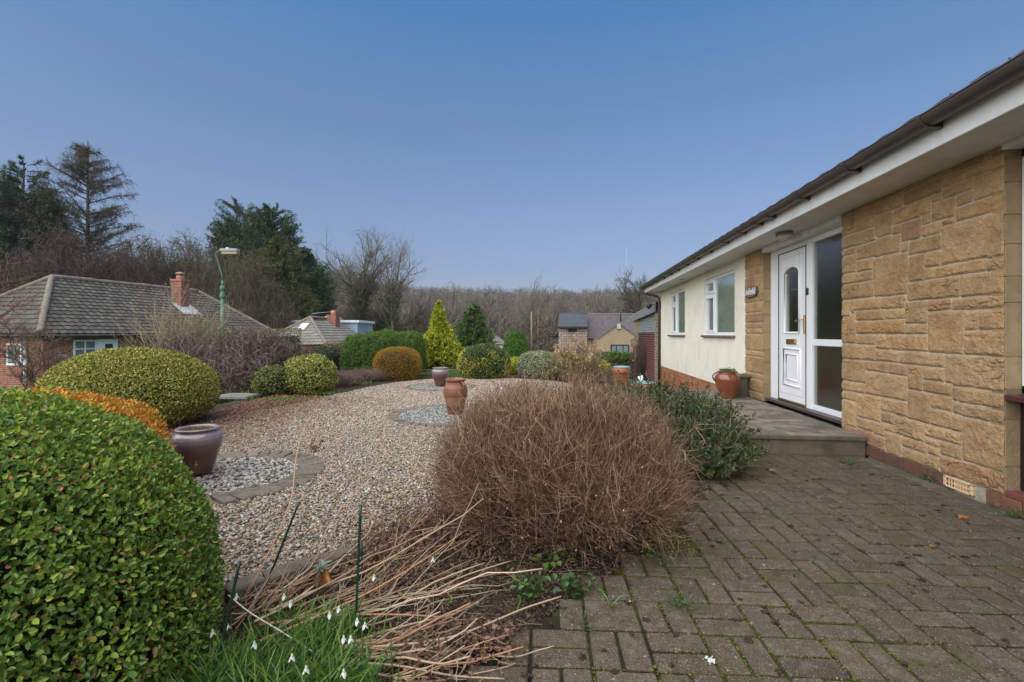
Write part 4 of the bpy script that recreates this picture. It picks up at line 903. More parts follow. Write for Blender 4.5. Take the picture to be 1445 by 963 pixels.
# 4. variegated shrubs among the dead stems
p_ = W(-4.15, 9.9, 0)
blob("variegated_shrub", "rounded yellow green variegated shrub at the left edge of the gravel", "bush", (p_[0], p_[1], .36), (.50, .5, .40), 9000, .045, .026, [(.26, .28, .05), (.14, .18, .04), (.46, .44, .15)], [3, 3, 2], 2.3, .1, None, (.03, .03, .015), 1, .14, M_matte, 8)
p_ = W(-4.75, 9.6, 0)
blob("variegated_shrub", "smaller dull green variegated shrub tangled in dark dead stems", "bush", (p_[0], p_[1], .26), (.36, .36, .30), 3500, .045, .024, [(.14, .16, .04), (.08, .11, .03), (.26, .26, .10)], [3, 3, 1], 2.2, .15, None, (.03, .03, .015), 1, .2, M_matte, 9)
# 5. far edge of the gravel
p_ = GP(557, 536, 0)
blob("copper_mound", "low rounded orange brown conifer in front of the long dark green hedge", "bush", (p_[0]-.05, p_[1]+.40, .34), (.62, .60, .50), 22000, .036, .009, [(.34, .18, .025), (.44, .22, .03), (.18, .13, .025), (.22, .18, .025)], [4, 3, 3, 2], 2.4, .03, None, (.03, .025, .01), 1, .1, M_matte, 10, .9)
HGP = [(.075, .14, .022), (.045, .095, .02), (.12, .19, .03)]
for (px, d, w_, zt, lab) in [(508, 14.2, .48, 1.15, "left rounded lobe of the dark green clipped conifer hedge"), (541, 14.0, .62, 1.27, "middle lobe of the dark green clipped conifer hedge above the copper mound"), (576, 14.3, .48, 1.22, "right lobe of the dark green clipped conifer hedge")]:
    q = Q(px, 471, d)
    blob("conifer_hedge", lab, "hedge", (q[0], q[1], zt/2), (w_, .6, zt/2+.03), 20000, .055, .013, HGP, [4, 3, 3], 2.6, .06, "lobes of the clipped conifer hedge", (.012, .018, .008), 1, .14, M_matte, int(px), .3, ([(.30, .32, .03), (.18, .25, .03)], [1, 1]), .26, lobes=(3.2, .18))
q = GP(679, 536, 0)
def eux(pw, nr, cl):
    s = (fbm(pw, 1.9, 2, 71)+.35*R.normal(size=len(cl))) > .22; cl[s] = pick([(.60, .50, .09), (.46, .42, .08), (.6, .55, .2)], [3, 3, 1], s.sum()); return cl
blob("euonymus_bush", "round dark green bush blotched with yellow beside the grey green bush", "bush", (q[0], q[1]+.55, .40), (.70, .65, .50), 17000, .045, .026, [(.055, .105, .03), (.085, .14, .035), (.13, .16, .04)], [4, 3, 1], 2.3, .06, None, (.02, .025, .012), 2, .12, M_leaf, 13, .5, extra=eux)
q = GP(759, 535, 0)
blob("grey_green_bush", "low dome of pale grey green variegated leaves at the far gravel edge", "bush", (q[0], q[1]+.5, .30), (.60, .6, .42), 15000, .040, .020, [(.19, .22, .11), (.30, .32, .19), (.11, .15, .055), (.44, .45, .32)], [4, 4, 2, 1.5], 2.3, .05, None, (.03, .03, .02), 1, .12, M_matte, 14, .5)
for px, w_, zt, lab in [(726, .24, .42, "small bright yellow shrub between the blotched bush and the grey green bush"), (812, .34, .30, "low yellow leaved shrub right of the grey green bush"), (848, .3, .28, "low yellow leaved shrub under the dead hydrangea heads")]:
    q = Q(px, 471, 14.6); blob("yellow_shrub", lab, "bush", (q[0], q[1], zt/2), (w_, .3, zt/2+.05), 2600, .06, .03, [(.42, .42, .03), (.30, .34, .03), (.5, .46, .06)], [3, 2, 1], 2.2, .2, None, (.08, .09, .01), 1, .3, M_matte, int(px))
# ------------------------------------------------------------------ conifers
def conifer(name, label, c, h, r, pal, w, n=900, per=26, L=.07, Wd=.02, up=.35, lean=0, trunk=.06, skirt=.05, pw_=.85, seed=0, sag=.0, group=None, prof=None, dn=.12, cat="tree", barkc=(.08, .06, .04), K=5, kind=1, spread=.35):
    """needle or scale leaved tree: trunk plus a crown of leafy shoots"""
    c = np.array(c, float); p = thing(name, label, cat, c, group)
    g = G(); T = np.array([c+np.array([0, 0, h*t]) for t in np.linspace(0, .97, 8)]); T[1:-1, :2] += R.normal(0, h*.004, (6, 2))
    g.tubes(T, np.linspace(trunk, trunk*.15, 8)[None], 7, barkc); g.build("trunk", M_bark, p)
    t = skirt+(1-skirt)*(1-np.sqrt(R.uniform(0, 1, n)))**.9; a = R.uniform(0, 2*pi, n)
    rr_ = r*((1-t)**pw_ if prof is None else np.interp(t, *prof)); rr_ = rr_*(1+dn*vn(np.stack([np.cos(a)*1.6, np.sin(a)*1.6, t*5], 1), 1.3, seed)+.10*R.normal(size=n))
    rr_ = np.maximum(rr_, .05*r)
    e = np.stack([np.cos(a), np.sin(a), np.zeros(n)], 1); s0 = c+np.column_stack([e[:, :2]*(rr_*.15)[:, None], h*t])
    P = wander(n, K, s0, e+np.array([0, 0, up])+.12*rdir(n), rr_*.95, .12, sag)
    g = G(); g.tubes(P, taper(n, K, .012*r+.003, .003), 3, barkc)
    i = np.repeat(np.arange(n), per); tt = (R.uniform(.12, 1, n*per)**.8)*(K-1); k = np.minimum(tt.astype(int), K-2); fr = (tt-k)[:, None]
    q = P[i, k]*(1-fr)+P[i, k+1]*fr; Tn = unit(P[i, k+1]-P[i, k]); m_ = len(q)
    q = q+rdir(m_)*(rr_[i]*.05)[:, None]
    ax = Tn*.7+rdir(m_)*spread*2+np.array([0, 0, up*.3])
    g.leaves(q, ax, rdir(m_), R.uniform(L*.6, L*1.3, m_), R.uniform(Wd*.7, Wd*1.3, m_), pick(pal, w, m_, .2), 0, kind)
    g.build("crown", M_matte, p); return p
q = Q(620, 471, 16); conifer("golden_conifer", "bright yellow green pointed conifer at the end of the gravel garden", (q[0], q[1], -.15), 2.48, .72, [(.34, .38, .025), (.46, .47, .03), (.15, .24, .025), (.55, .52, .05)], [4, 3, 3, 1], 900, 46, .085, .030, .55, pw_=.9, seed=2, dn=.35, prof=([0, .1, .3, .45, .6, .8, 1], [.92, 1, .82, .55, .38, .22, .05]))
q = Q(668, 471, 24); conifer("spreading_conifer", "dark green bushy conifer right of the yellow one", (q[0], q[1], -1.4), 4.1, .98, [(.06, .12, .03), (.095, .16, .04), (.045, .08, .025), (.17, .16, .04)], [4, 3, 3, 1], 700, 50, .13, .04, .5, prof=([0, .2, .5, .75, 1], [.8, 1, .9, .55, .1]), seed=5, dn=.45)
q = Q(604, 471, 20); conifer("dark_conifer", "small dark green conifer half hidden behind the left side of the yellow one", (q[0], q[1], -1.0), 2.35, .42, [(.03, .06, .018), (.05, .085, .02)], [1, 1], 350, 40, .10, .03, .9, seed=6)
q = Q(727.5, 471, 20); blob("egg_conifer", "green egg shaped clipped conifer with upright sprays", "tree", (q[0], q[1], .05), (.56, .56, 1.22), 26000, .09, .018, [(.065, .15, .022), (.10, .20, .03), (.045, .09, .018)], [4, 3, 2], 2.0, .04, None, (.012, .02, .008), 1, .12, M_matte, 15, .25, lobes=(4, .12), extra=lambda a, b, c_: c_)
for px, w_, h_, lab in [(790, .36, 1.05, "wider yellow conifer of the pair before the stone house"), (803, .30, .98, "narrower yellow conifer of the pair before the stone house")]:
    q = Q(px-2, 471, 25); blob("yellow_conifer", lab, "tree", (q[0], q[1], -.55), (w_*1.25, .5, .80), 9000, .09, .025, [(.26, .27, .02), (.17, .20, .02), (.34, .32, .03)], [3, 3, 1], 2.5, .06, None, (.04, .05, .01), 1, .14, M_matte, int(px), .3, lobes=(4, .15))
# ------------------------------------------------------------------ bare twiggy shrubs
def pullin(gs, c, zc, rad, ex=2.2, fr=.07, kf=.36):
    """press stray ends back so that the shrub keeps its rounded outline"""
    ce = np.array([c[0], c[1], c[2]+zc])
    for g in gs:
        out = []
        for v in g.V:
            q = np.sum(np.abs((v-ce)/rad)**ex, 1)**(1/ex); t = .80+fr*fbm(v, 5, 2, 4)
            k = np.where(q > t, t+(q-t)*kf, q)/np.maximum(q, 1e-6); out.append(ce+(v-ce)*k[:, None])
        g.V = out
def twig_shrub(name, label, cat, c, rad, n0=240, n1=2400, n2=9000, r0=.006, pal=((.16, .085, .05),), w=(1,), pct=99.6, dome=None, seed=0, group=None, flare=.7, wob=.12, foot=.3, l1=.45, l2=.3, tip=None, ang=.55):
    c = np.array(c, float); rad = np.array(rad, float); p = thing(name, label, cat, c, group)
    a = R.uniform(0, 2*pi, n0); r = np.sqrt(R.uniform(0, 1, n0))
    s = c+np.column_stack([np.cos(a)*r*rad[0]*foot, np.sin(a)*r*rad[1]*foot, np.zeros(n0)])
    el_ = pi/2-flare*r*1.5*R.uniform(.7, 1.1, n0); d = np.stack([np.cos(a)*np.cos(el_), np.sin(a)*np.cos(el_), np.sin(el_)], 1)
    Lr = 1/np.sqrt((d[:, 0]/rad[0])**2+(d[:, 1]/rad[1])**2+(d[:, 2]/rad[2])**2)*R.uniform(.72, 1.0, n0)*(1-.25*foot*r)
    P = wander(n0, 8, s, d, Lr, wob, .015); g = G(); g.tubes(P, taper(n0, 8, r0, r0*.4), 4, pick(pal, w, n0, .2))
    B, i, t = branch(P, n1, .25, .98, R.uniform(.5, 1.2, n1)*rad[2]*l1, R.uniform(.25, ang*1.6, n1), 5, wob*1.3, .03)
    g.tubes(B, taper(n1, 5, r0*.45, r0*.22), 3, pick(pal, w, n1, .25))
    gs_ = g; g = G()
    D, i, t = branch(B, n2, .1, .98, R.uniform(.4, 1.3, n2)*rad[2]*l2, R.uniform(.3, ang*2, n2), 4, wob*1.6, .04)
    g.tubes(D, taper(n2, 4, r0*.28, r0*.14), 3, pick(tip or pal, [1]*len(tip) if tip else w, n2, .25), smooth=False)
    k_ = fit([gs_, g], c, rad[2], rad[:2], pct); P, B, D = [(q-c)*k_+c for q in (P, B, D)]
    if dome: pullin([gs_, g], c, dome[0]*rad[2], rad*np.array([1, 1, dome[1]]), dome[2] if len(dome) > 2 else 2.2, .07, dome[3] if len(dome) > 3 else .36)
    gs_.build("stems", M_twig, p); g.build("twigs", M_twig, p)
    return p, P, B, D
BRN = [(.15, .080, .046), (.21, .118, .068), (.085, .046, .030), (.33, .22, .135)]
p_ = W(.30, 3.10, 0)
P_, a1, a2, a3 = twig_shrub("twiggy_bush", "large round leafless bush of fine red brown twigs beside the paving", "bush", p_, (.86, .82, 1.0), 480, 5600, 27000, .0060, BRN, (4, 3, 3, 1.5), dome=(.42, .52, 2.2, .52), foot=.42, l1=.42, l2=.22, flare=.92, wob=.085, ang=.42, tip=[(.21, .125, .078), (.31, .205, .135), (.12, .068, .043)])
n = 5000; g = G(); i = R.randint(0, len(a3), n); q = a3[i, -1]; g.leaves(q, rdir(n)+[0, 0, .3], rdir(n), R.uniform(.006, .016, n), .006, pick([(.36, .22, .14), (.24, .13, .08), (.42, .30, .2)], [2, 2, 1], n), 0, 1); g.build("seed_heads", M_matte, P_)
n = 2600; q = p_+np.column_stack([R.normal(0, .36, n), R.normal(0, .34, n), R.uniform(.0, .04, n)]); g = G(); g.leaves(q, rdir(n)*[1, 1, .4], rdir(n)*.4+[0, 0, 1], R.uniform(.012, .034, n), R.uniform(.006, .015, n), pick([(.09, .055, .035), (.14, .08, .05), (.06, .04, .028)], [1, 1, 1], n), 0, 2); g.build("fallen_leaves", M_matte, P_)["kind"] = "stuff"
# purple brown tangle at the left
PUR = [(.13, .092, .078), (.19, .14, .115), (.09, .064, .055), (.28, .22, .18)]
for (xr_, d_, rx, rz, lab, sd_) in [(-5.75, 10.5, 1.10, 1.50, "dense tangle of purple brown dead stems behind the golden green dome", 1), (-5.0, 10.9, .72, 1.12, "tangled purple brown stems above the small variegated shrubs", 2), (-6.9, 10.4, 1.0, 1.35, "leafless tangle of dark stems near the brick bungalow corner", 3)]:
    q = W(xr_, d_, -.05); twig_shrub("tangled_shrub", lab, "bush", q, (rx, rx*.8, rz), 110, 2000, 6500, .021, PUR, (4, 3, 3, 1), foot=.7, flare=.75, wob=.50, l1=.5, l2=.24, ang=.9, dome=(.45, .56, 2.3))
q = W(-7.7, 11.2, -.1); twig_shrub("tall_twig_shrub", "tall pale upright twiggy shrub in front of the long tiled roof", "bush", q, (1.0, .8, 2.45), 50, 520, 2300, .012, [(.26, .21, .13), (.33, .27, .18), (.20, .16, .10)], (1, 1, 1), foot=.4, flare=.28, wob=.10, l1=.28, l2=.12, ang=.4)
for (xr_, d_, rx, rz, lab) in [(-3.85, 12.0, .5, .36, "low grey brown heather left of the copper mound"), (-3.55, 12.6, .38, .30, "low pinkish heather touching the copper mound"), (-4.1, 11.2, .5, .34, "low russet heather behind the rounded variegated shrub")]:
    q = W(xr_, d_, 0); twig_shrub("heather", lab, "bush", q, (rx, rx, rz), 160, 1200, 3500, .006, [(.19, .12, .10), (.25, .17, .14), (.13, .09, .07)], (1, 1, 1), foot=.8, flare=.5, wob=.15, l1=.4, l2=.3)
# hydrangea with dead flower heads
q = W(1.72, 12.6, -.05); P_, h1, h2, h3 = twig_shrub("hydrangea", "leafless hydrangea with tan dead flower heads left of the chimney pots", "bush", q, (.68, .6, 1.22), 120, 500, 1500, .008, [(.22, .15, .10), (.28, .20, .14), (.15, .10, .07)], (1, 1, 1), foot=.7, flare=.35, wob=.07, l1=.3, l2=.12)
g = G(); tops = h1[R.randint(0, len(h1), 60), -1]
for t_ in tops:
    m_ = 40; dd_ = rdir(m_); g.leaves(t_+dd_*R.uniform(.01, .06, (m_, 1)), dd_, rdir(m_), .035, .03, pick([(.50, .35, .20), (.40, .27, .15), (.58, .43, .28)], [2, 2, 1], m_), 0, 1)
g.build("flower_heads", M_matte, P_)
n = 1400; q2 = q+np.column_stack([R.normal(0, .38, n), R.normal(0, .35, n), R.uniform(.1, .75, n)]); g = G(); g.leaves(q2, rdir(n), rdir(n), .06, .03, pick([(.26, .26, .05), (.34, .33, .06), (.20, .14, .07)], [1, 1, 1], n), 0, 1); g.build("leaves", M_matte, P_)
q = W(2.25, 12.4, -.2); twig_shrub("twiggy_clump", "low brown leafless clump behind the taller chimney pot", "bush", q, (.7, .6, .75), 100, 700, 2400, .007, [(.20, .13, .09), (.15, .10, .07)], (1, 1), foot=.7, flare=.6, wob=.25)
# ------------------------------------------------------------------ hebe / daphne bush by the step
def leafy(name, label, cat, c, rad, n0, per, L, Wd, pal, w, tips=None, flare=.7, foot=.5, group=None, r0=.005, t0=.35, m=None, wob=.16, K=7):
    c = np.array(c, float); rad = np.array(rad, float); p = thing(name, label, cat, c, group)
    a = R.uniform(0, 2*pi, n0); r = np.sqrt(R.uniform(0, 1, n0)); s = c+np.column_stack([np.cos(a)*r*rad[0]*foot, np.sin(a)*r*rad[1]*foot, np.zeros(n0)])
    el_ = pi/2-flare*r*1.5*R.uniform(.6, 1.1, n0); d = np.stack([np.cos(a)*np.cos(el_), np.sin(a)*np.cos(el_), np.sin(el_)], 1)
    Lr = 1/np.sqrt((d[:, 0]/rad[0])**2+(d[:, 1]/rad[1])**2+(d[:, 2]/rad[2])**2)*R.uniform(.55, 1.05, n0)
    P = wander(n0, K, s, d, Lr, wob, .05); g = G(); g.tubes(P, taper(n0, K, r0, r0*.4), 4, pick([(.22, .17, .11), (.15, .11, .07)], [1, 1], n0, .2)); g.build("stems", M_twig, p)
    m_ = n0*per; i = np.repeat(np.arange(n0), per); tt = R.uniform(t0, 1, m_)*(K-1); k = np.minimum(tt.astype(int), K-2); fr = (tt-k)[:, None]
    q = P[i, k]*(1-fr)+P[i, k+1]*fr; T = unit(P[i, k+1]-P[i, k]); sd_ = unit(np.cross(T, rdir(m_))); ax = T*.75+sd_
    cl = pick(pal, w, m_, .18)
    if tips: s_ = tt/(K-1) > .93; s_ &= R.uniform(size=m_) < .75; cl[s_] = pick(tips, [1]*len(tips), s_.sum())
    g = G(); g.leaves(q, ax, T, R.uniform(L*.7, L*1.2, m_)*np.where(tt/(K-1) > .93, .8, 1), Wd, cl, 0, 2); g.build("foliage", m or M_leaf, p); return p, P
HEB = [(.075, .13, .045), (.11, .17, .055), (.05, .09, .035), (.20, .22, .06)]; TIP = [(.055, .035, .04), (.09, .05, .05)]
for (c_, rd, n0, lab) in [(W(1.25, 5.3, 0), (.62, .62, .86), 330, "leafy green hebe bush with purple tips in front of the chimney pots"), (W(1.72, 4.95, 0), (.58, .55, .72), 340, "leafy green hebe bush sprawling over the edge of the raised step"), (W(1.70, 4.35, 0), (.46, .42, .48), 260, "low dark green hebe bush nearest the paving and the step corner"), (W(2.0, 6.6, 0), (.75, .8, .48), 260, "purple tipped hebe bush between the wide chimney pot and shiny pot"), (W(1.9, 7.9, -.05), (.6, .6, .42), 160, "purple tipped green bush at the foot of the wide chimney pot")]:
    leafy("hebe_bush", lab, "bush", c_, rd, n0, 60, .038, .014, HEB, [4, 3, 3, 1], TIP, .85, .55, "hebe bushes along the bed by the step", .006, .35)
q = W(1.25, 4.35, 0); p = thing("stem_tangle", "tangle of long pale bare stems between the brown bush and the hebe", "bush", q)
g = G(); n = 20; a = R.uniform(-.7, 1.2, n); P = wander(n, 10, q+np.column_stack([R.normal(0, .08, (n, 2)), np.zeros(n)]), np.stack([np.cos(a), np.sin(a)*.8, R.uniform(.3, 1.3, n)], 1), R.uniform(.35, .8, n), .22, -.02); P[..., 2] = np.maximum(P[..., 2], .015)
g.tubes(P, taper(n, 10, .007, .003), 5, pick([(.36, .29, .20), (.28, .21, .14)], [1, 1], n)); B, _, _ = branch(P, 160, .3, 1, .22, .7, 4, .2); g.tubes(B, taper(160, 4, .003, .0015), 3, pick([(.30, .23, .15)], [1], 160)); g.build("stems", M_twig, p)
# ------------------------------------------------------------------ foreground bed
def bed_surface(n, cx, cy):
    pass
# crumbs of soil and dead leaves between gravel and paving
BEDPOLY = [GP(*v)[:2] for v in [(330, 850), (440, 806), (520, 778), (610, 735), (700, 690), (800, 680), (960, 690), (1000, 686)]]+[tuple(v) for v in bedline[1:]]+[W(-.6, 1.2)[:2], W(-1.3, 1.5)[:2]]
n = 60000; x = R.uniform(-1.6, 1.8, n); y = R.uniform(1.0, 4.6, n); k = inpoly(x, y, BEDPOLY); x, y = x[k], y[k]; n = len(x); g = G()
zz = .010*fbm(np.stack([x, y, x*0], 1), 4, 2, 3)
stones(g, x, y, zz-.012+R.uniform(0, .012, n), R.uniform(.003, .010, n)**1.0, pick([(.065, .045, .032), (.09, .062, .044), (.045, .032, .024), (.14, .11, .08)], [4, 3, 3, .6], n), .7)
tag(g.build("soil_crumbs", M_soil), "dark crumbly soil in the front bed", "soil", kind="stuff")
n = 5200; x = R.uniform(-1.6, 1.8, n); y = R.uniform(1.0, 4.6, n); k = inpoly(x, y, BEDPOLY) & (R.uniform(size=n) < .9); x, y = x[k], y[k]; n = len(x); g = G()
g.leaves(np.stack([x, y, .004+R.uniform(0, .02, n)], 1), rdir(n)*[1, 1, .4], rdir(n)*.5+[0, 0, 1], R.uniform(.010, .032, n), R.uniform(.005, .013, n), pick([(.085, .055, .038), (.13, .08, .05), (.06, .042, .03), (.22, .14, .09)], [3, 3, 2, 1], n), 0, 2, .8)
n = 900; P = wander(n, 4, np.stack([R.uniform(-1.3, 1.2, n), R.uniform(1.3, 3.8, n), R.uniform(.004, .02, n)], 1), rdir(n)*[1, 1, .12], R.uniform(.05, .2, n), .12); k = inpoly(P[:, 1, 0], P[:, 1, 1], BEDPOLY); P = P[k]; P[..., 2] = np.clip(P[..., 2], .003, .03)
g.tubes(P, taper(len(P), 4, .0016, .001), 3, pick([(.22, .15, .10), (.30, .22, .15)], [1, 1], len(P))); tag(g.build("dead_leaves", M_matte), "brown dead leaves and twig bits lying in the front bed", "dead leaves", kind="stuff")
# long dead stalks flopped over the bed
def stalk(pts, r, c=(.36, .21, .13), rb=.6, mat_=None, sides=6):
    P = np.array([GP(a, b, z) for a, b, z in pts]); t = np.linspace(0, len(P)-1, max(8, 4*len(P)))
    # smooth
    k = np.arange(len(P)); Pd = np.stack([np.interp(t, k, P[:, j]) for j in range(3)], 1)
    for _ in range(3): Pd[1:-1] = (Pd[:-2]+2*Pd[1:-1]+Pd[2:])/4
    return Pd[None], np.linspace(r, r*rb, len(Pd))[None]
ST = [([(478, 915, .03), (560, 912, .04), (640, 900, .05), (690, 880, .05), (740, 858, .06), (792, 842, .07)], .0052, (.40, .30, .21), "longest pale stalk reaching from the bed onto the paving"),
      ([(470, 935, .02), (560, 938, .03), (640, 955, .02), (712, 958, .01)], .0045, (.40, .29, .19), "pale bent stalk lowest in the pile by the paving"),
      ([(366, 905, .06), (430, 878, .07), (520, 838, .10), (600, 790, .12), (662, 745, .16)], .0050, (.42, .23, .12), "long orange brown stalk rising toward the twiggy bush"),
      ([(350, 838, .03), (390, 760, .20), (414, 700, .35), (416, 650, .45), (430, 600, .60), (457, 562, .72)], .0042, (.42, .25, .16), "thin tall stalk curving up over the gravel near the brick ring"),
      ([(366, 882, .04), (470, 868, .05), (560, 867, .05), (640, 872, .04)], .0050, (.42, .20, .12), "straight reddish stalk lying level across the bed"),
      ([(585, 855, .03), (610, 835, .05), (655, 812, .06), (720, 792, .08)], .004, (.42, .32, .22), "curved tan stalk at the foot of the twiggy bush"),
      ([(690, 925, .02), (730, 928, .02), (758, 918, .025), (782, 912, .04)], .0028, (.42, .32, .22), "short thin tan stalk lying on the paving edge")]
for pts, r, c_, lab in ST:
    P, rr_ = stalk(pts, r); g = G(); g.tubes(P, rr_, 7, c_); tag(g.build("dead_stalk", M_twig, origin=P[0, 0]), lab, "stalk", "long dead stalks over the front bed")
g = G()
def fan(n, a, b, spread, r, zt, K=9, wob=.13):
    """stalks from near a to near b (photo measured ground points)"""
    A = GP(*a); B = GP(*b); s = A+np.column_stack([R.normal(0, spread*.5, n), R.normal(0, spread*.5, n), R.uniform(0, zt*.6, n)])
    e = B+np.column_stack([R.normal(0, spread*1.9, n), R.normal(0, spread*1.9, n), R.uniform(.0, zt, n)]); L = np.linalg.norm(e-s, axis=1)*R.uniform(.55, 1.05, n)
    P = wander(n, K, s, unit(e-s), L, wob, -.004); r = r*1.0; P[..., 2] = np.maximum(P[..., 2], .006); return P, taper(n, K, r, r*.55)
SP = [(.32, .22, .15), (.40, .30, .21), (.21, .14, .095), (.34, .18, .105), (.46, .37, .27)]; SW = [3, 3, 2, 2, 1]
for a in [(7, (480, 915), (700, 905), .05, .0056, .05), (7, (500, 940), (720, 895), .05, .0054, .05), (7, (370, 890), (640, 770), .07, .0054, .13), (7, (380, 860), (610, 715), .06, .0036, .16), (6, (470, 880), (740, 825), .07, .0050, .10), (8, (400, 860), (600, 690), .05, .0028, .18), (12, (420, 900), (640, 800), .12, .0034, .10), (12, (350, 880), (450, 800), .08, .0026, .12), (10, (560, 965), (710, 945), .04, .0036, .03), (10, (520, 850), (650, 740), .08, .0030, .16), (22, (470, 880), (640, 790), .16, .0018, .12), (8, (340, 860), (420, 830), .06, .002, .10), (14, (520, 925), (680, 905), .03, .0034, .07)]:
    P, rr_ = fan(*a[:1], *a[1:]) ; g.tubes(P, rr_, 5, pick(SP, SW, len(P), .12))
    B, _, _ = branch(P, len(P)*2, .3, .95, R.uniform(.04, .14, len(P)*2), .7, 4, .2); B[..., 2] = np.maximum(B[..., 2], .006); g.tubes(B, taper(len(B), 4, .0016, .001), 3, pick(SP, SW, len(B), .12))
tag(g.build("dead_stalks", M_twig), "heap of flattened tan and reddish dead stalks in the front bed", "dead stalks", kind="stuff")
# curled dead leaves on the stalks
g = G()
for (cx_, cy_, sx_, sy_, n, z) in [(640, 915, .13, .05, 1000, .06), (560, 820, .12, .08, 900, .07), (690, 905, .05, .04, 260, .05), (600, 940, .10, .05, 300, .04), (545, 780, .12, .14, 1100, .12), (600, 760, .13, .18, 1600, .16), (650, 735, .1, .15, 900, .16), (690, 780, .12, .12, 500, .06), (480, 835, .15, .12, 300, .06)]:
    q = GP(cx_, cy_)+np.column_stack([R.normal(0, sx_, n), R.normal(0, sy_, n), R.uniform(.0, z, n)]); P = wander(n, 4, q, rdir(n), R.uniform(.015, .04, n), .8); Tn = unit(P[:, 1]-P[:, 0]); sd_ = unit(np.cross(Tn, rdir(n)))*(R.uniform(.002, .007, n)[:, None])
    V = np.concatenate([np.stack([P[:, k]-sd_*[.4, 1, 1, .3][k], P[:, k]+sd_*[.4, 1, 1, .3][k]], 1) for k in range(4)], 1); V[..., 2] = np.maximum(V[..., 2], .004)
    f = np.concatenate([np.array([[2*k, 2*k+1, 2*k+3, 2*k+2]]) for k in range(3)]); F = (f[None]+np.arange(n)[:, None, None]*8).reshape(-1, 4); g.add(V.reshape(-1, 3), F, np.repeat(pick([(.14, .085, .055), (.20, .12, .08), (.09, .055, .04), (.27, .18, .12)], [3, 3, 2, 1], n), 8, 0))
tag(g.build("withered_leaves", M_matte), "curled withered leaves hanging on the dead stalks", "dead leaves", kind="stuff")
# grass-like snowdrop leaves
g = G()
def blades(n, c, sx_, sy_, h, pal, w=.006):
    a = R.uniform(0, 2*pi, n); q = c+np.column_stack([R.normal(0, sx_, n), R.normal(0, sy_, n), np.zeros(n)]); d = np.stack([.55*np.cos(a)+.12, .55*np.sin(a), np.ones(n)], 1)
    P = wander(n, 6, q, d, R.uniform(.6, 1.15, n)*h, .10, -.10); T = unit(P[:, 1]-P[:, 0]); s = unit(np.cross(T, rdir(n)))
    ws = np.array([.8, 1, 1, .85, .55, .08])*w*.5; V = np.stack([P[:, k]+sg*s*ws[k] for k in range(6) for sg in (-1, 1)], 1)
    f = np.array([[2*k, 2*k+1, 2*k+3, 2*k+2] for k in range(5)]); F = (f[None]+np.arange(n)[:, None, None]*12).reshape(-1, 4)
    cl = pick(pal, [1]*len(pal), n, .15); g.add(V.reshape(-1, 3), F, np.repeat(cl, 12, 0), 0, True)
GR = [(.085, .18, .03), (.12, .23, .04), (.055, .125, .03), (.16, .25, .05)]
for (a, b, n, sx_, sy_, h) in [(440, 925, 170, .08, .05, .15), (470, 900, 130, .06, .05, .14), (380, 955, 190, .09, .05, .17), (450, 980, 260, .10, .05, .17), (330, 965, 170, .08, .05, .17), (290, 985, 170, .07, .05, .18), (360, 1010, 240, .12, .05, .18), (500, 950, 60, .05, .04, .11), (250, 1005, 120, .05, .05, .17), (400, 885, 70, .07, .05, .13), (560, 890, 16, .10, .10, .07), (640, 840, 16, .14, .10, .07), (545, 1010, 70, .06, .04, .12)]:
    blades(n, GP(a, b, 0), sx_, sy_, h, GR, .0065)
tag(g.build("snowdrop_leaves", M_leaf), "clump of fresh green grassy snowdrop leaves in the front bed", "leaves", kind="stuff")
SD = [(300, 893, "pair"), (321, 884, ""), (359, 910, ""), (334, 842, ""), (401, 842, ""), (410, 852, ""), (465, 868, ""), (478, 860, ""), (504, 877, ""), (515, 883, ""), (495, 902, ""), (432, 945, ""), (485, 950, ""), (412, 928, ""), (611, 790, ""), (528, 815, ""), (485, 902, "")]
SL = ["white snowdrop nodding against the lower edge of the box bush", "white snowdrop just right of the leaning green cane foot", "white snowdrop on a low arching stem in the grass, left clump", "white snowdrop beside the top of the white dead stem", "paler snowdrop behind the grass near the stone edging", "white snowdrop just below the pale one near the stone edging", "white snowdrop below the drooping red leaves", "white snowdrop above the upright cane pair, left of it", "white snowdrop touching the left side of the upright green cane", "white snowdrop just right of the upright green cane", "low white snowdrop at the foot of the upright green cane", "white snowdrop in the grass near the bottom of the picture", "lowest open snowdrop under the stalk heap", "small white snowdrop bud deep in the bright grass", "green tipped snowdrop among the stalks by the twiggy bush", "white snowdrop bud between the upright canes and the brown stalks", "white snowdrop half hidden between stalk heap and grass"]
for (px, py, _), lab in zip(SD, SL):
    # flower at 14 cm above the bed
    z = .13; tip_ = GP(px, py, z); base = np.array([tip_[0]+.02, tip_[1]+.03, 0.])
    sd_o = thing("snowdrop", lab, "flower", base, "snowdrops in the front bed")
    g = G(); pts = np.array([base, base*.5+tip_*.5+[0, 0, .02], tip_+[.006, .006, .03], tip_+[0, 0, .026], tip_+[0, 0, .012]]); g.tubes(pts, .0014, 5, (.14, .26, .06)); g.build("stem", M_leaf, sd_o)
    g = G(); a = np.arange(3)*2*pi/3+R.uniform(0, 2); e = np.stack([np.cos(a), np.sin(a), np.full(3, -1.7)], 1); g.leaves(np.tile(tip_+[0, 0, .012], (3, 1)), e, np.stack([np.cos(a), np.sin(a), np.full(3, .6)], 1), .028, .013, (.80, .82, .80), 0, 2, -.25)
    g.tubes(np.array([tip_+[0, 0, .014], tip_+[0, 0, .004], tip_+[0, 0, -.004]]), np.array([[.002, .005, .004]]), 8, (.6, .7, .5)); g.build("petals", M_leaf, sd_o)
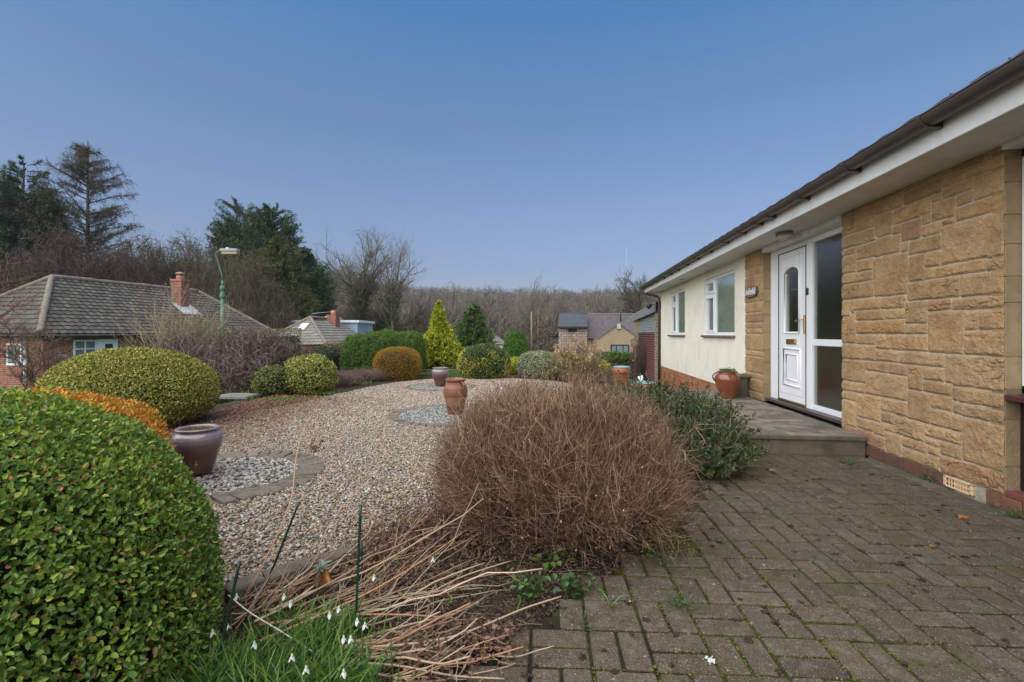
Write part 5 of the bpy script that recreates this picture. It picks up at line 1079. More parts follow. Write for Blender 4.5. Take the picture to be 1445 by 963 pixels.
# green garden canes
CN = [((333, 795, .36), (385, 905, 0.0), "short dark green cane leaning at the edge of the box bush", -1), ]
def cane(top, bot, lab, r=.0048):
    g = G(); T = np.array(top); B = np.array(bot); t = np.linspace(0, 1, 12)[:, None]; P = B+(T-B)*t; rr_ = r*(1+.12*(np.arange(12) % 2)); g.tubes(P, rr_[None], 7, (.010, .035, .022)); tag(g.build("garden_cane", mat("green_plastic", (.010, .035, .022), .4, .5), origin=B), lab, "cane", "green plastic garden canes in the front bed")
def up(px, py, base): # point above the base's depth
    xr_, d_ = to_c(base[0], base[1]); return Q(px, py, d_)
b = GP(302, 962); cane(up(338, 793, b), b, "dark green cane leaning right at the edge of the box bush")
b = GP(370, 840); cane(up(422, 709, b), b, "dark green cane leaning right in front of the gravel")
b = GP(501, 903); cane(up(509, 713, b), b, "tall upright green cane standing in the stalks")
b = GP(511, 828); cane(up(511, 765, b), b, "short thin green cane just behind the tall upright one", .003)
b = GP(340, 888); cane(up(352, 862, b), b, "stub of a green cane low in the snowdrops", .004)
# white dead stem
P, rr_ = stalk([(322, 840, .14), (352, 865, .12), (400, 893, .09), (452, 927, .05)], .003); g = G(); g.tubes(P, rr_, 6, (.55, .50, .45)); tag(g.build("white_stem", M_twig, origin=P[0, 0]), "thin white dead stem slanting across the bright green leaves", "stem")
# small plant with drooping red leaves
b = GP(455, 850); p = thing("drooping_plant", "young shrub with grey green rosette and drooping red orange leaves behind the grass", "plant", b)
hd = b+np.array([0, 0, .16]); g = G(); g.tubes(np.array([b, b+[.005, 0, .08], hd]), np.array([[.005, .004, .004]]), 6, (.16, .12, .07)); g.build("stem", M_twig, p)
g = G(); n = 16; a = R.uniform(0, 2*pi, n); g.leaves(np.tile(hd, (n, 1)), np.stack([np.cos(a), np.sin(a), R.uniform(-.1, .5, n)], 1), np.tile([0, 0, 1.], (n, 1)), R.uniform(.035, .055, n), .020, pick([(.14, .19, .12), (.20, .25, .18)], [1, 1], n), 0, 2); g.build("rosette", M_leaf, p)
g = G(); n = 7; a = np.array([pi*.95, -2.2, -1.7, -1.2, -.5, .3, 2.6]); g.leaves(np.tile(hd-[0, 0, .004], (n, 1)), np.stack([np.cos(a)*.75, np.sin(a)*.6, -np.ones(n)], 1), np.stack([np.cos(a), np.sin(a), np.full(n, .4)], 1), .085, .026, np.array([(.08, .10, .03), (.10, .07, .02), (.16, .07, .02), (.12, .05, .02), (.52, .20, .03), (.12, .10, .03), (.1, .1, .04)]), 0, 2, .15); g.build("drooping_leaves", M_leaf, p)
def weed(px, py, n, L, lab, pal=((.06, .14, .03), (.10, .20, .05)), z=0, h=.05, sp=.04, Wd=None):
    b = GP(px, py, z); q = b+np.column_stack([R.normal(0, sp, n), R.normal(0, sp, n), np.abs(R.normal(0, h*.5, n))+.004]); g = G()
    g.leaves(q, rdir(n)*[1, 1, .5]+[0, 0, .35], rdir(n)*.4+[0, 0, 1], R.uniform(L*.6, L*1.3, n), Wd or L*.55, pick(pal, [1]*len(pal), n, .18), 0, 2)
    P = np.stack([np.tile(b, (n, 1))*.7+q*.3, q], 1); P[:, 0, 2] = z; g.tubes(P, .0012, 3, (.08, .12, .04)); tag(g.build("weed", M_leaf, origin=b), lab, "weed", "small green weeds")
weed(748, 838, 70, .034, "leafy dark green weed under the front of the twiggy bush", ((.045, .11, .025), (.07, .15, .03)), h=.08, sp=.05)
weed(806, 838, 26, .046, "broad leaved green weed right of the leafy one under the bush", ((.05, .11, .03), (.07, .14, .04)), h=.08, sp=.035, Wd=.034)
weed(835, 832, 14, .03, "small green seedling at the bed edge beside the broad leaved weed"); weed(784, 800, 16, .05, "pale green leaves poking out low in the twiggy bush", ((.10, .17, .03), (.13, .20, .05)), z=.0, h=.06, sp=.05, Wd=.034)
weed(958, 857, 40, .016, "fine leaved weed growing in a paving joint at centre"); weed(925, 795, 26, .016, "small weed in a joint beside the yellow moss patch"); weed(818, 885, 16, .014, "tiny weed at the left edge of the paving"); weed(1310, 679, 40, .02, "small weed at the wall foot left of the air brick"); weed(1437, 732, 60, .02, "green weed at the wall foot by the picture edge"); weed(1195, 655, 30, .018, "small weed below the corner of the raised step"); weed(1402, 716, 16, .012, "tiny weed at the wall foot right of the air brick"); weed(652, 908, 14, .014, "tiny seedling on the soil between the stalk heap and the bush")
weed(596, 757, 60, .014, "bright yellow green moss like cushion at the gravel edge", ((.26, .30, .03), (.34, .36, .05)), h=.03, sp=.025)
g = G(); b = GP(862, 858); t = np.linspace(0, 1, 6)
for k, (dx, dy, hh) in enumerate([(.10, .03, .05), (-.05, .04, .05), (.03, -.02, .03)]):
    P = np.array([b+[dx*t_, dy*t_, hh*sin(pi*.8*t_)] for t_ in t]); g.tubes(P, np.array([[.003, .004, .004, .003, .002, .001]]), 5, (.13, .22, .07))
tag(g.build("daffodil_shoot", M_leaf, origin=b), "bluish green blade shoot lying on the paving by the bed", "shoot")
def leaf_on(px, py, L, c_, lab, z=.004):
    b = GP(px, py, z); g = G(); g.leaves([b, b+[.01, .002, .001]], [[1, -.35, .05], [.8, .4, .12]], [[0, 0, 1.], [0, 0, 1]], [L, L*.7], [L*.5, L*.4], np.array([c_, c_]), 0, 2, .5); tag(g.build("dead_leaf", M_matte, origin=b), lab, "leaf", "fallen leaves on the paving")
leaf_on(1351, 732, .07, (.42, .17, .06), "orange brown fallen leaf on the paving below the air brick"); leaf_on(1310, 772, .04, (.28, .14, .07), "small brown fallen leaf in the middle of the paving"); leaf_on(1352, 785, .05, (.12, .08, .05), "dark curled leaf crumb on the right half of the paving"); leaf_on(938, 715, .05, (.42, .22, .12), "pinkish fallen leaf at the foot of the twiggy bush"); leaf_on(1085, 665, .06, (.42, .24, .14), "tan fallen leaf beside the hebe under the step")
# pale lichen / bird dropping on the paving
b = GP(1003, 932); g = G(); n = 40; stones(g, b[0]+R.normal(0, .009, n), b[1]+R.normal(0, .011, n), np.full(n, .0), R.uniform(.003, .007, n), np.tile([.62, .62, .6], (n, 1)), .25); tag(g.build("bird_dropping", M_matte, origin=b), "chalky white bird dropping on a paver near the bottom edge", "dropping")
# dead stem with brown leaves standing in the gravel
b = GP(444, 640); g = G(); P = wander(3, 5, np.tile(b, (3, 1)), [[.2, 0, 1], [-.3, .1, 1], [.5, 0, .8]], .16, .15); g.tubes(P, taper(3, 5, .003, .0015), 4, (.12, .07, .04)); n = 22; q = P[R.randint(0, 3, n), R.randint(2, 5, n)]; g.leaves(q, rdir(n)*.6-[0, 0, .8], rdir(n), .06, .014, pick([(.13, .06, .035), (.20, .09, .04)], [1, 1], n), 0, 2); tag(g.build("withered_sprig", M_matte, origin=b), "withered brown sprig standing alone in the gravel", "sprig")
# low rail along the far edge of the gravel and lawn strip behind
g = G(); pts = [Q(585, 525, 15.1), Q(640, 523, 15.1), Q(700, 524, 15.0), Q(760, 526, 14.6), Q(830, 527, 14.4), Q(880, 530, 14.2)]
for a, b in zip(pts[:-1], pts[1:]):
    m_ = (a+b)/2; L = np.linalg.norm((b-a)[:2]); e = (b-a)[:2]/L; M = np.array([[e[0], -e[1], 0], [e[1], e[0], 0], [0, 0, 1]]); g.boxes([[m_[0], m_[1], .02]], [[L/2-.01, .06, .07]], .01, (.13, .11, .09), 0, M)
tag(g.build("low_wall", M_conc, origin=(pts[2][0], pts[2][1], 0)), "low dark stone edging wall behind the far end of the gravel", "wall")
g = G(); 
for (a, b, n, s1, s2, h) in [(600, 529, 1200, .35, .12, .08), (645, 527, 900, .3, .1, .07), (395, 566, 300, .25, .1, .08), (450, 556, 260, .3, .1, .06), (505, 542, 200, .3, .1, .08), (345, 553, 250, .3, .1, .08)]: blades(n, GP(a, b, 0), s1, s2, h, [(.10, .20, .03), (.14, .25, .04)], .012)
tag(g.build("grass", M_matte), "tufts of green grass along the far and left gravel edge", "grass", kind="stuff")
q = GP(337, 560); g = G(); g.box(q+[-.35, -.25, -.02], q+[.35, .25, .04], (.20, .19, .17), 0, .01); tag(g.build("stone_slab", M_conc, origin=q), "pale flat stone slab under the tangled stems at left", "slab")
q = GP(650, 520); g = G(); stones(g, np.array([Q(652, 516, 15.6)[0]]), np.array([Q(652, 516, 15.6)[1]]), np.array([.12]), np.array([.24]), np.array([[.22, .21, .19]]), .7); tag(g.build("boulder", M_conc, origin=Q(652, 516, 15.6)), "grey boulder beside the foot of the yellow conifer", "boulder")

# ------------------------------------------------------------------ clipped hedges further left and right
def hedge(name, label, pts, wd, z0, z1, n, L, Wd, pal, w, core=(.03, .03, .02), m=None, out=.5, kind=1, group=None, lump=.08, topc=None):
    p = thing(name, label, "hedge", (*((np.array(pts[0])+pts[-1])/2)[:2], z0), group); g = G(); gc = G()
    segs = [(np.array(a), np.array(b)) for a, b in zip(pts[:-1], pts[1:])]; tot = sum(np.linalg.norm(b-a) for a, b in segs)
    for a, b in segs:
        Ls = np.linalg.norm(b-a); m_ = int(n*Ls/tot); e = (b-a)/Ls; nn = np.array([-e[1], e[0]])
        t = R.uniform(-.02, 1.02, m_); ph = R.uniform(-.15, pi+.15, m_); h = (z1-z0)
        cx = np.sign(np.cos(ph))*np.abs(np.cos(ph))**.5*wd/2; cz = np.maximum(np.sin(ph), 0)**.45
        low = R.uniform(size=m_) < .5; cz = np.where(low, R.uniform(0, 1, m_)*.92, cz); cx = np.where(low, np.sign(cx+1e-6)*wd/2, cx)
        P2 = a+np.outer(t*Ls, e)+np.outer(cx, nn); P = np.column_stack([P2, z0+cz*h]); P = P+lump*fbm(P, 1.5, 2, 3)[:, None]*np.array([nn[0], nn[1], .6])
        nr = unit(np.column_stack([np.outer(cx/wd*2, nn), cz**3])); cl = pick(pal, w, m_, .18)
        if topc is not None: s = nr[:, 2] > .75; cl[s] = pick(topc, [1]*len(topc), s.sum())
        g.leaves(P, nr*out+rdir(m_)*.8, unit(nr+.7*rdir(m_)), R.uniform(L*.7, L*1.3, m_), Wd, cl, 0, kind)
        M = np.array([[e[0], -e[1], 0], [e[1], e[0], 0], [0, 0, 1]]); mm = (a+b)/2; gc.boxes([[mm[0], mm[1], z0+h*.46]], [[Ls/2, wd*.40, h*.46]], .1, core, 0, M)
    g.build("foliage", m or M_matte, p); gc.build("stems", M_core, p)
W2 = lambda xr_, d_: W(xr_, d_)[:2]
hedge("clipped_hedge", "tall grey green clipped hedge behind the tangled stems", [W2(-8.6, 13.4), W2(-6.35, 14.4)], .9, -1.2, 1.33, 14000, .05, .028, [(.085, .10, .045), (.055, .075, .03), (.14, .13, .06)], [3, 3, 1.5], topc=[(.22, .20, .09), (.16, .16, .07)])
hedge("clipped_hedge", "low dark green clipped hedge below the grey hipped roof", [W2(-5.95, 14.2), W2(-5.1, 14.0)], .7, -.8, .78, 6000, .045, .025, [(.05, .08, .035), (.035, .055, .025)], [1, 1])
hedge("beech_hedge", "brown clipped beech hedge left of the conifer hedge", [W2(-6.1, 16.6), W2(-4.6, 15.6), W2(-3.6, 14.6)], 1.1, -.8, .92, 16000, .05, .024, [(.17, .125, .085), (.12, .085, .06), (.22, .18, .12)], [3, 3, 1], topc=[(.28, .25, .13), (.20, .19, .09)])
q1 = Q(846, 471, 21); q2 = Q(902, 471, 22)
hedge("laurel_hedge", "bright green leafy hedge in front of the stone house window", [q1[:2], q2[:2]], .8, -1.3, .33, 7000, .08, .05, [(.09, .17, .025), (.16, .26, .03), (.05, .10, .02)], [3, 2, 2], m=M_leaf, kind=2)
q1 = Q(735, 471, 34); q2 = Q(775, 471, 34); hedge("low_hedge", "low pale green hedge beyond the egg shaped conifer", [q1[:2], q2[:2]], .8, -1.9, -.35, 2500, .12, .07, [(.13, .20, .04), (.09, .14, .03)], [1, 1])
q1 = Q(752, 471, 44); q2 = Q(772, 471, 44); 
# pale parked car roof beyond the hedge
q = Q(764, 484, 44); p = thing("parked_car", "pale car roof showing above the low green hedge", "car", (q[0], q[1], -2.4))
g = G(); e0 = np.array([q[0], q[1], -2.4]); prof = [(-2.0, .35), (-2.05, .75), (-1.5, .92), (-.95, 1.0), (-.45, 1.42), (.75, 1.46), (1.35, 1.05), (2.0, .95), (2.1, .45), (2.0, .3)]
V = [[e0[0]+a*.8, e0[1]+s*.8*(1 if b < 1.05 else .8), e0[2]+b] for s in (-1, 1) for a, b in prof]; n = len(prof); k = np.arange(n); g.add(V, np.stack([k, np.roll(k, -1), np.roll(k, -1)+n, k+n], 1), (.55, .58, .6), 0); g.F.append((np.array([k[::-1], k+n])+g.n-2*n, 0, False)); g.build("body", M_glaze, p)
for s in (-1, 1):
    for a in (-1.1, 1.1):
        g = G(); c_ = e0+[a, s*.78, .3]; g.tubes(np.array([c_-[0, .1, 0], c_+[0, .1, 0]]), .3, 14, (.02, .02, .02)); g.build("wheel", M_black, p)
# ------------------------------------------------------------------ neighbouring houses
def hip_house(g, g2, A, B, C, D, r1, r2, kw):
    for p0, p1, a, b in ((A, B, r1, r1), (B, C, r1, r2), (C, D, r2, r2), (D, A, r2, r1)): roof_face(g, p0, p1, a, b, **kw)
    for a, b in ((A, r1), (B, r1), (C, r2), (D, r2), (r1, r2)):
        t = np.linspace(0, 1, 24)[:, None]; P = np.array(a)+(np.array(b)-a)*t+[0, 0, .04]; g2.tubes(P, np.full((1, 24), .11)*(1+.08*R.normal(size=(1, 24))), 7, (.20, .17, .135))
u = np.array([.232, .973]); n_ = np.array([.973, -.232]); R1 = np.array([-19.1, 20.]); R2 = np.array([-17.5, 26.8])
def CP(v, z): return W(v[0], v[1], z)
zr, ze = 3.53, 1.19
B_ = CP(R1+3.3*n_-2.5*u, ze); C_ = CP(R2+3.3*n_+2.2*u, ze); A_ = CP(R1-3.3*n_-2.5*u, ze); D_ = CP(R2-3.3*n_+2.2*u, ze)
h1 = thing("brick_bungalow", "red brick bungalow with a large grey tiled hipped roof at left", "bungalow", CP((R1+R2)/2, -1.4))
g = G(); g2 = G(); hip_house(g, g2, A_, B_, C_, D_, CP(R1, zr), CP(R2, zr), dict(course=.26, tw=.28, roll=.035, lift=.035, c=(.092, .082, .072), cv=.28))
ro = g.build("roof", M_tile, h1); g2.build("ridge_tiles", M_mortar, ro)
g = G(); k = .3; wB = CP(R1+(3.3-k)*n_-(2.5-k)*u, 0); wC = CP(R2+(3.3-k)*n_+(2.2-k)*u, 0); wA = CP(R1-(3.3-k)*n_-(2.5-k)*u, 0); wD = CP(R2-(3.3-k)*n_+(2.2-k)*u, 0)
for a, b in ((wA, wB), (wB, wC), (wC, wD), (wD, wA)): g.quad([a[0], a[1], -1.8], [b[0], b[1], -1.8], [b[0], b[1], ze], [a[0], a[1], ze])
g.build("wall", B_red, h1)
g = G()
for a, b in ((A_, B_), (B_, C_)): g.tubes(np.array([a, b])-[0, 0, .06], .06, 6, (.03, .03, .03)); 
g.add([A_-[0, 0, .03], B_-[0, 0, .03], C_-[0, 0, .03], D_-[0, 0, .03]], [[0, 1, 2, 3]], (.3, .3, .3)); g.build("gutter", M_black, h1)
uW = np.array([u[0]*CA-u[1]*SA, u[0]*SA+u[1]*CA, 0]); nW = np.array([n_[0]*CA-n_[1]*SA, n_[0]*SA+n_[1]*CA, 0]); zW = np.array([0, 0, 1.])
def wallbox(g, o, ud, nd, u0, u1, z0, z1, d0=-.03, d1=.04, c=(.8, .8, .8), b=.006):
    M = np.column_stack([ud, nd, zW]); o = np.array([o[0], o[1], 0]); g.boxes([o+ud*(u0+u1)/2+nd*(d0+d1)/2+zW*(z0+z1)/2], [[(u1-u0)/2, (d1-d0)/2, (z1-z0)/2]], b, c, 0, M)
def win(par, o, ud, nd, u0, u1, z0, z1, bars, f=.06, hb=(), c=(.8, .8, .8), label=None, gm=None, mt=None):
    g = G(); wallbox(g, o, ud, nd, u0, u1, z0, z0+f, c=c); wallbox(g, o, ud, nd, u0, u1, z1-f, z1, c=c); wallbox(g, o, ud, nd, u0, u0+f, z0, z1, d1=.042, c=c); wallbox(g, o, ud, nd, u1-f, u1, z0, z1, d1=.042, c=c)
    for b in bars: wallbox(g, o, ud, nd, b-f*.4, b+f*.4, z0, z1, d1=.036, c=c)
    for (a, b, z) in hb: wallbox(g, o, ud, nd, a, b, z-f*.4, z+f*.4, d1=.038, c=c)
    w_ = g.build("window", mt or M_white, par)
    if label: w_["label"] = label
    g = G(); wallbox(g, o, ud, nd, u0+.02, u1-.02, z0+.02, z1-.02, -.02, .015); g.build("pane", gm or M_darkglass, w_); return w_
M_darkglass = mat("dark_glass", (.035, .04, .045), .06, .8)
M_netglass = mat("net_glass", (.16, .19, .20), .25, .6, var=.5, vs=9)
win(h1, wB, uW, nW, .95, 1.75, -.15, .97, [1.35], .055, [(1.0, 1.75, .62), (1.0, 1.75, .3)], gm=M_netglass)
g = G(); wallbox(g, wB, uW, nW, 1.76, 2.55, -.9, .99, -.02, .05); dr = g.build("door", M_white, h1); g = G(); wallbox(g, wB, uW, nW, 2.05, 2.35, .35, .80, .04, .056); g.build("pane", M_darkglass, dr)
wB2 = np.array(wB); win(h1, wB, -nW, -uW, 1.0, 1.75, .05, .85, [], .07, gm=M_netglass)
g = G(); a = np.array([wB[0], wB[1], 0])-nW*.78-uW*.06; g.tubes(np.array([a-[0, 0, 1.8], a+[0, 0, .98]]), .05, 8, (.55, .56, .56)); g.build("drainpipe", M_generic, h1)
g = G(); a = np.array([wB[0], wB[1], 0])-nW*1.15-uW*.05; g.box(a+[-.12, -.05, .98], a+[.12, .05, 1.3], (.5, .54, .58)); g.build("vent_box", M_generic, h1)
g = G(); wallbox(g, wB, uW, nW, .35, .75, .35, .45, -.01, .03, (.45, .40, .33)); g.build("air_vent", M_generic, h1)
pc_ = CP(R1+4.84*u+1.2*n_, 0); g = G(); ch = lambda dx, dy, z0, z1: [g.quad([*(pc_[:2]+np.array(a)*dx), z0], [*(pc_[:2]+np.array(b)*dx), z0], [*(pc_[:2]+np.array(b)*dx), z1], [*(pc_[:2]+np.array(a)*dx), z1]) for a, b in (((-1, -1), (1, -1)), ((1, -1), (1, 1)), ((1, 1), (-1, 1)), ((-1, 1), (-1, -1)))]
ch(.27, 0, 1.9, 3.85); cy_ = g.build("chimney", B_red, h1)
g = G(); g.box([pc_[0]-.30, pc_[1]-.30, 3.85], [pc_[0]+.30, pc_[1]+.30, 3.95], (.3, .12, .07)); g.tubes(np.array([[pc_[0], pc_[1], 3.9], [pc_[0], pc_[1], 4.2]]), np.array([[.2, .16]]), 12, (.40, .15, .08)); g.tubes(np.array([[pc_[0], pc_[1], 4.2], [pc_[0], pc_[1], 4.28], [pc_[0], pc_[1], 4.34]]), np.array([[.24, .2, .03]]), 10, (.25, .16, .1)); g.build("chimney_pot", M_terra, cy_)
g = G(); g.boxes([[pc_[0]+nW[0]*.38, pc_[1]+nW[1]*.38, 2.47]], [[.5, .5, .015]], .004, (.45, .47, .5), 0, np.column_stack([uW, unit(nW-zW*.7), unit(nW*.7+zW)])); g.build("flashing", M_generic, cy_)
# second house, grey hipped roof with blue grey dormers
def house2():
    h = thing("dormer_bungalow", "distant bungalow with grey hipped roof and pale blue dormers left of the conifer hedge", "bungalow", W(-13.4, 34, -1.8))
    r1, r2 = W(-13.4, 32, 2.25), W(-13.2, 37.0, 2.25); A = W(-16.4, 30.6, .40); B = W(-11.1, 28.8, .55); C = W(-10.7, 40, .55); D = W(-16.6, 41, .4)
    g = G(); g2 = G(); hip_house(g, g2, A, B, C, D, r1, r2, dict(course=.30, tw=.30, roll=.03, lift=.035, c=(.20, .185, .165), cv=.2)); ro = g.build("roof", M_tile, h); g2.build("ridge_tiles", M_mortar, ro)
    g = G()
    for a, b in ((A, B), (B, C), (C, D)): a = a*.97+np.array(h.location)*.03; b = b*.97+np.array(h.location)*.03; g.quad([a[0], a[1], -2.5], [b[0], b[1], -2.5], [b[0], b[1], .5], [a[0], a[1], .5])
    g.build("wall", B_red, h)
    c = np.array([W(-12.75, 34.4, 0)]); c = c[0]; g = G(); V = [(-.33, -.33), (.33, -.33), (.33, .33), (-.33, .33)]
    for k in range(4): a, b = V[k], V[(k+1) % 4]; g.quad([c[0]+a[0], c[1]+a[1], 1.2], [c[0]+b[0], c[1]+b[1], 1.2], [c[0]+b[0], c[1]+b[1], 2.55], [c[0]+a[0], c[1]+a[1], 2.55])
    g.quad([c[0]-.33, c[1]-.33, 2.55], [c[0]+.33, c[1]-.33, 2.55], [c[0]+.33, c[1]+.33, 2.55], [c[0]-.33, c[1]+.33, 2.55]); cy = g.build("chimney", B_red, h)
    g = G(); g.tubes(np.array([[c[0], c[1], 2.5], [c[0], c[1], 2.85]]), np.array([[.2, .16]]), 10, (.42, .2, .11)); g.build("chimney_pot", M_terra, cy)
    g = G(); g.tubes(np.array([[c[0], c[1]-.33, 2.75], [c[0]-1.4, c[1]-.4, 2.62]]), .02, 4, (.3, .3, .3)); g.build("aerial", M_generic, h)
    g = G(); M = np.column_stack([[CA, SA, 0], [-SA, CA, 0], zW])
    g.boxes([W(-14.6, 38.5, 1.35)], [[2.9, 2.0, .72]], .01, (.30, .36, .43), 0, M); g.boxes([W(-14.6, 38.5, 2.13)], [[3.05, 2.15, .09]], .01, (.68, .70, .74), 0, M)
    g.build("dormer", M_generic, h)
    g = G(); nn = unit(np.cross(B-A, r1-A)); nn = nn if nn[2] > 0 else -nn; u_ = unit(B-A); v_ = np.cross(nn, u_); o = A+(B-A)*.52+(r1-(A+B)/2)*.62
    g.boxes([o+nn*.07], [[.32, .38, .05]], .01, (.30, .30, .30), 0, np.column_stack([u_, v_, nn])); g.boxes([o+nn*.1], [[.26, .32, .035]], .01, (.62, .66, .70), 0, np.column_stack([u_, v_, nn])); g.build("skylight", M_generic, h)
    g = G(); d_ = W(-13.25, 35.5, 2.28); g.lathe([(0, .28), (.3, .26), (.6, .12), (.65, 0)], d_, 18, (.5, .52, .52)); g.build("roof_dome", M_generic, h)
house2()
# small distant bungalow between conifers
h3 = thing("small_bungalow", "tiny distant bungalow with grey hipped roof behind the egg shaped conifer", "bungalow", W(-3.5, 57, -2.2))
g = G(); g2 = G(); hip_house(g, g2, W(-6.5, 53, .0), W(-.75, 53, .0), W(-.75, 61, .0), W(-6.5, 61, .0), W(-2.9, 56, 1.75), W(-3.2, 58, 1.75), dict(course=.35, tw=.35, roll=.03, lift=.05, c=(.20, .185, .17), cv=.15)); ro = g.build("roof", M_tile, h3); g2.build("ridge_tiles", M_mortar, ro)
g = G(); g.boxes([W(-3.6, 57, -1.2)], [[2.6, 3.7, 1.15]], .01, (.62, .62, .60), 0, np.column_stack([[CA, SA, 0], [-SA, CA, 0], zW])); g.build("wall", M_generic, h3)
XC = np.array([CA, SA, 0]); DC = np.array([-SA, CA, 0])
win(h3, W(-2.2, 53.28, 0), XC, -DC, .25, .75, -1.6, -.3, [], .08, c=(.7, .7, .7)); win(h3, W(-2.2, 53.28, 0), XC, -DC, -1.6, -.1, -1.2, -.2, [-.8], .08, c=(.3, .34, .4))
# stone house with gable at the right
def house4():
    d0 = 42.; f_ = d0/680; X_ = lambda px, d=42.: (px-722.5)/680*d; Z_ = lambda py, d=42.: EYE-(py-471)/680*d
    h = thing("stone_house", "stone house with slate roofs and a tan gable beyond the green hedge", "house", W(X_(840), d0+3, -2.2))
    g = G(); M_ = dict(course=.32, tw=.34, roll=.02, lift=.03)
    # left wing
    a, b, c, e = W(X_(787), d0-.3, Z_(461)), W(X_(828.5), d0-.3, Z_(461)), W(X_(789, d0+2.6), d0+2.6, Z_(443, d0+2.6)), W(X_(828.5, d0+2.6), d0+2.6, Z_(443, d0+2.6))
    roof_face(g, a, b, c, e, course=.30, tw=.30, roll=.0, lift=.025, c=(.075, .085, .105), cv=.08)
    a2, b2, c2, e2 = W(X_(828.5), d0+.1, Z_(478)), W(X_(935), d0+.1, Z_(478)), W(X_(828.5, d0+3.4), d0+3.4, Z_(444, d0+3.4)), W(X_(935, d0+3.4), d0+3.4, Z_(444, d0+3.4))
    roof_face(g, a2, b2, c2, e2, course=.28, tw=.30, roll=.012, lift=.02, c=(.105, .092, .098), cv=.16)
    roof_face(g, W(X_(935), d0+7, Z_(478)), W(X_(787), d0+7, Z_(478)), e2, c2, course=.4, tw=.6, roll=.0, lift=.02, c=(.1, .09, .095), cv=.1)
    ro = g.build("roof", M_tile, h)
    g = G(); g.tubes(np.array([c2, e2])+[0, 0, .03], .09, 6, (.16, .14, .14)); g.tubes(np.array([c, e])+[0, 0, .02], .07, 6, (.09, .10, .12)); g.build("ridge_tiles", M_mortar, ro)
    g = G(); g.tubes(np.array([W(X_(884.5), d0+2.4, 2.2), W(X_(884.5), d0+2.4, 3.5)]), .06, 6, (.03, .03, .03)); g.build("flue", M_black, h)
    g = G(); l0, l1 = X_(788.5), X_(828.5); g.quad(W(l0, d0, -3), W(l1, d0, -3), W(l1, d0, Z_(461)), W(l0, d0, Z_(461))); g.quad(W(l1, d0+.5, -3), W(X_(935), d0+.5, -3), W(X_(935), d0+.5, Z_(477)), W(l1, d0+.5, Z_(477))); g.quad(W(l0*1.16, d0+7, -3), W(l0, d0, -3), W(l0, d0, Z_(461)), W(l0*1.16, d0+7, Z_(461)))
    g.build("wall", B_grey, h)
    g = G(); g.boxes([W((l0+l1)/2, d0-.25, Z_(462.5))], [[(l1-l0)/2+.05, .1, .09]], .01, (.03, .03, .03), 0, np.column_stack([XC, DC, zW])); g.build("gutter", M_black, h)
    win(h, W(X_(801.5), d0, 0), XC, -DC, 0, .80, Z_(469), Z_(462.8), [], .09, c=(.02, .02, .02), mt=M_black)
    d1 = d0-1.6; Xg = lambda px: (px-722.5)/680*d1; Zg = lambda py: EYE-(py-471)/680*d1
    g = G(); ap = W(Xg(873), d1, Zg(457.5)); gl, gr_ = W(Xg(843), d1, Zg(479)), W(Xg(903), d1, Zg(479)); bl_, br_ = W(Xg(845), d1, -3), W(Xg(901), d1, -3)
    bk = DC*4; g.add([bl_, br_, gr_, ap, gl, bl_+bk, br_+bk, gr_+bk, ap+bk, gl+bk], [[0, 1, 2, 4], [1, 6, 7, 2], [5, 0, 4, 9]], (.34, .245, .165)); g.add([gl, gr_, ap], [[0, 1, 2]], (.34, .245, .165)); g.build("gable_wall", mat("roughcast", None, .95, .1, var=.14, vs=3, bump=.5, bs=20), h)
    g = G(); roof_face(g, gl+bk-DC*.1, gl-DC*.1, ap+bk-DC*.1, ap-DC*.1, course=.3, tw=.3, roll=.01, lift=.02, c=(.105, .092, .098)); roof_face(g, gr_-DC*.1, gr_+bk-DC*.1, ap-DC*.1, ap+bk-DC*.1, course=.3, tw=.3, roll=.01, lift=.02, c=(.105, .092, .098)); g.build("gable_roof", M_tile, h)
    g = G(); q = W(Xg(873), d1-.1, Zg(461)); g.boxes([q], [[.14, .08, .2]], .01, (.42, .46, .42), 0, np.column_stack([XC, DC, zW])); g.build("alarm_box", M_generic, h)
    win(h, W(Xg(861.5), d1, 0), XC, -DC, 0, 1.55, Zg(502), Zg(486.5), [.5, 1.05], .09, c=(.02, .02, .02), mt=M_black, gm=M_netglass)
house4()
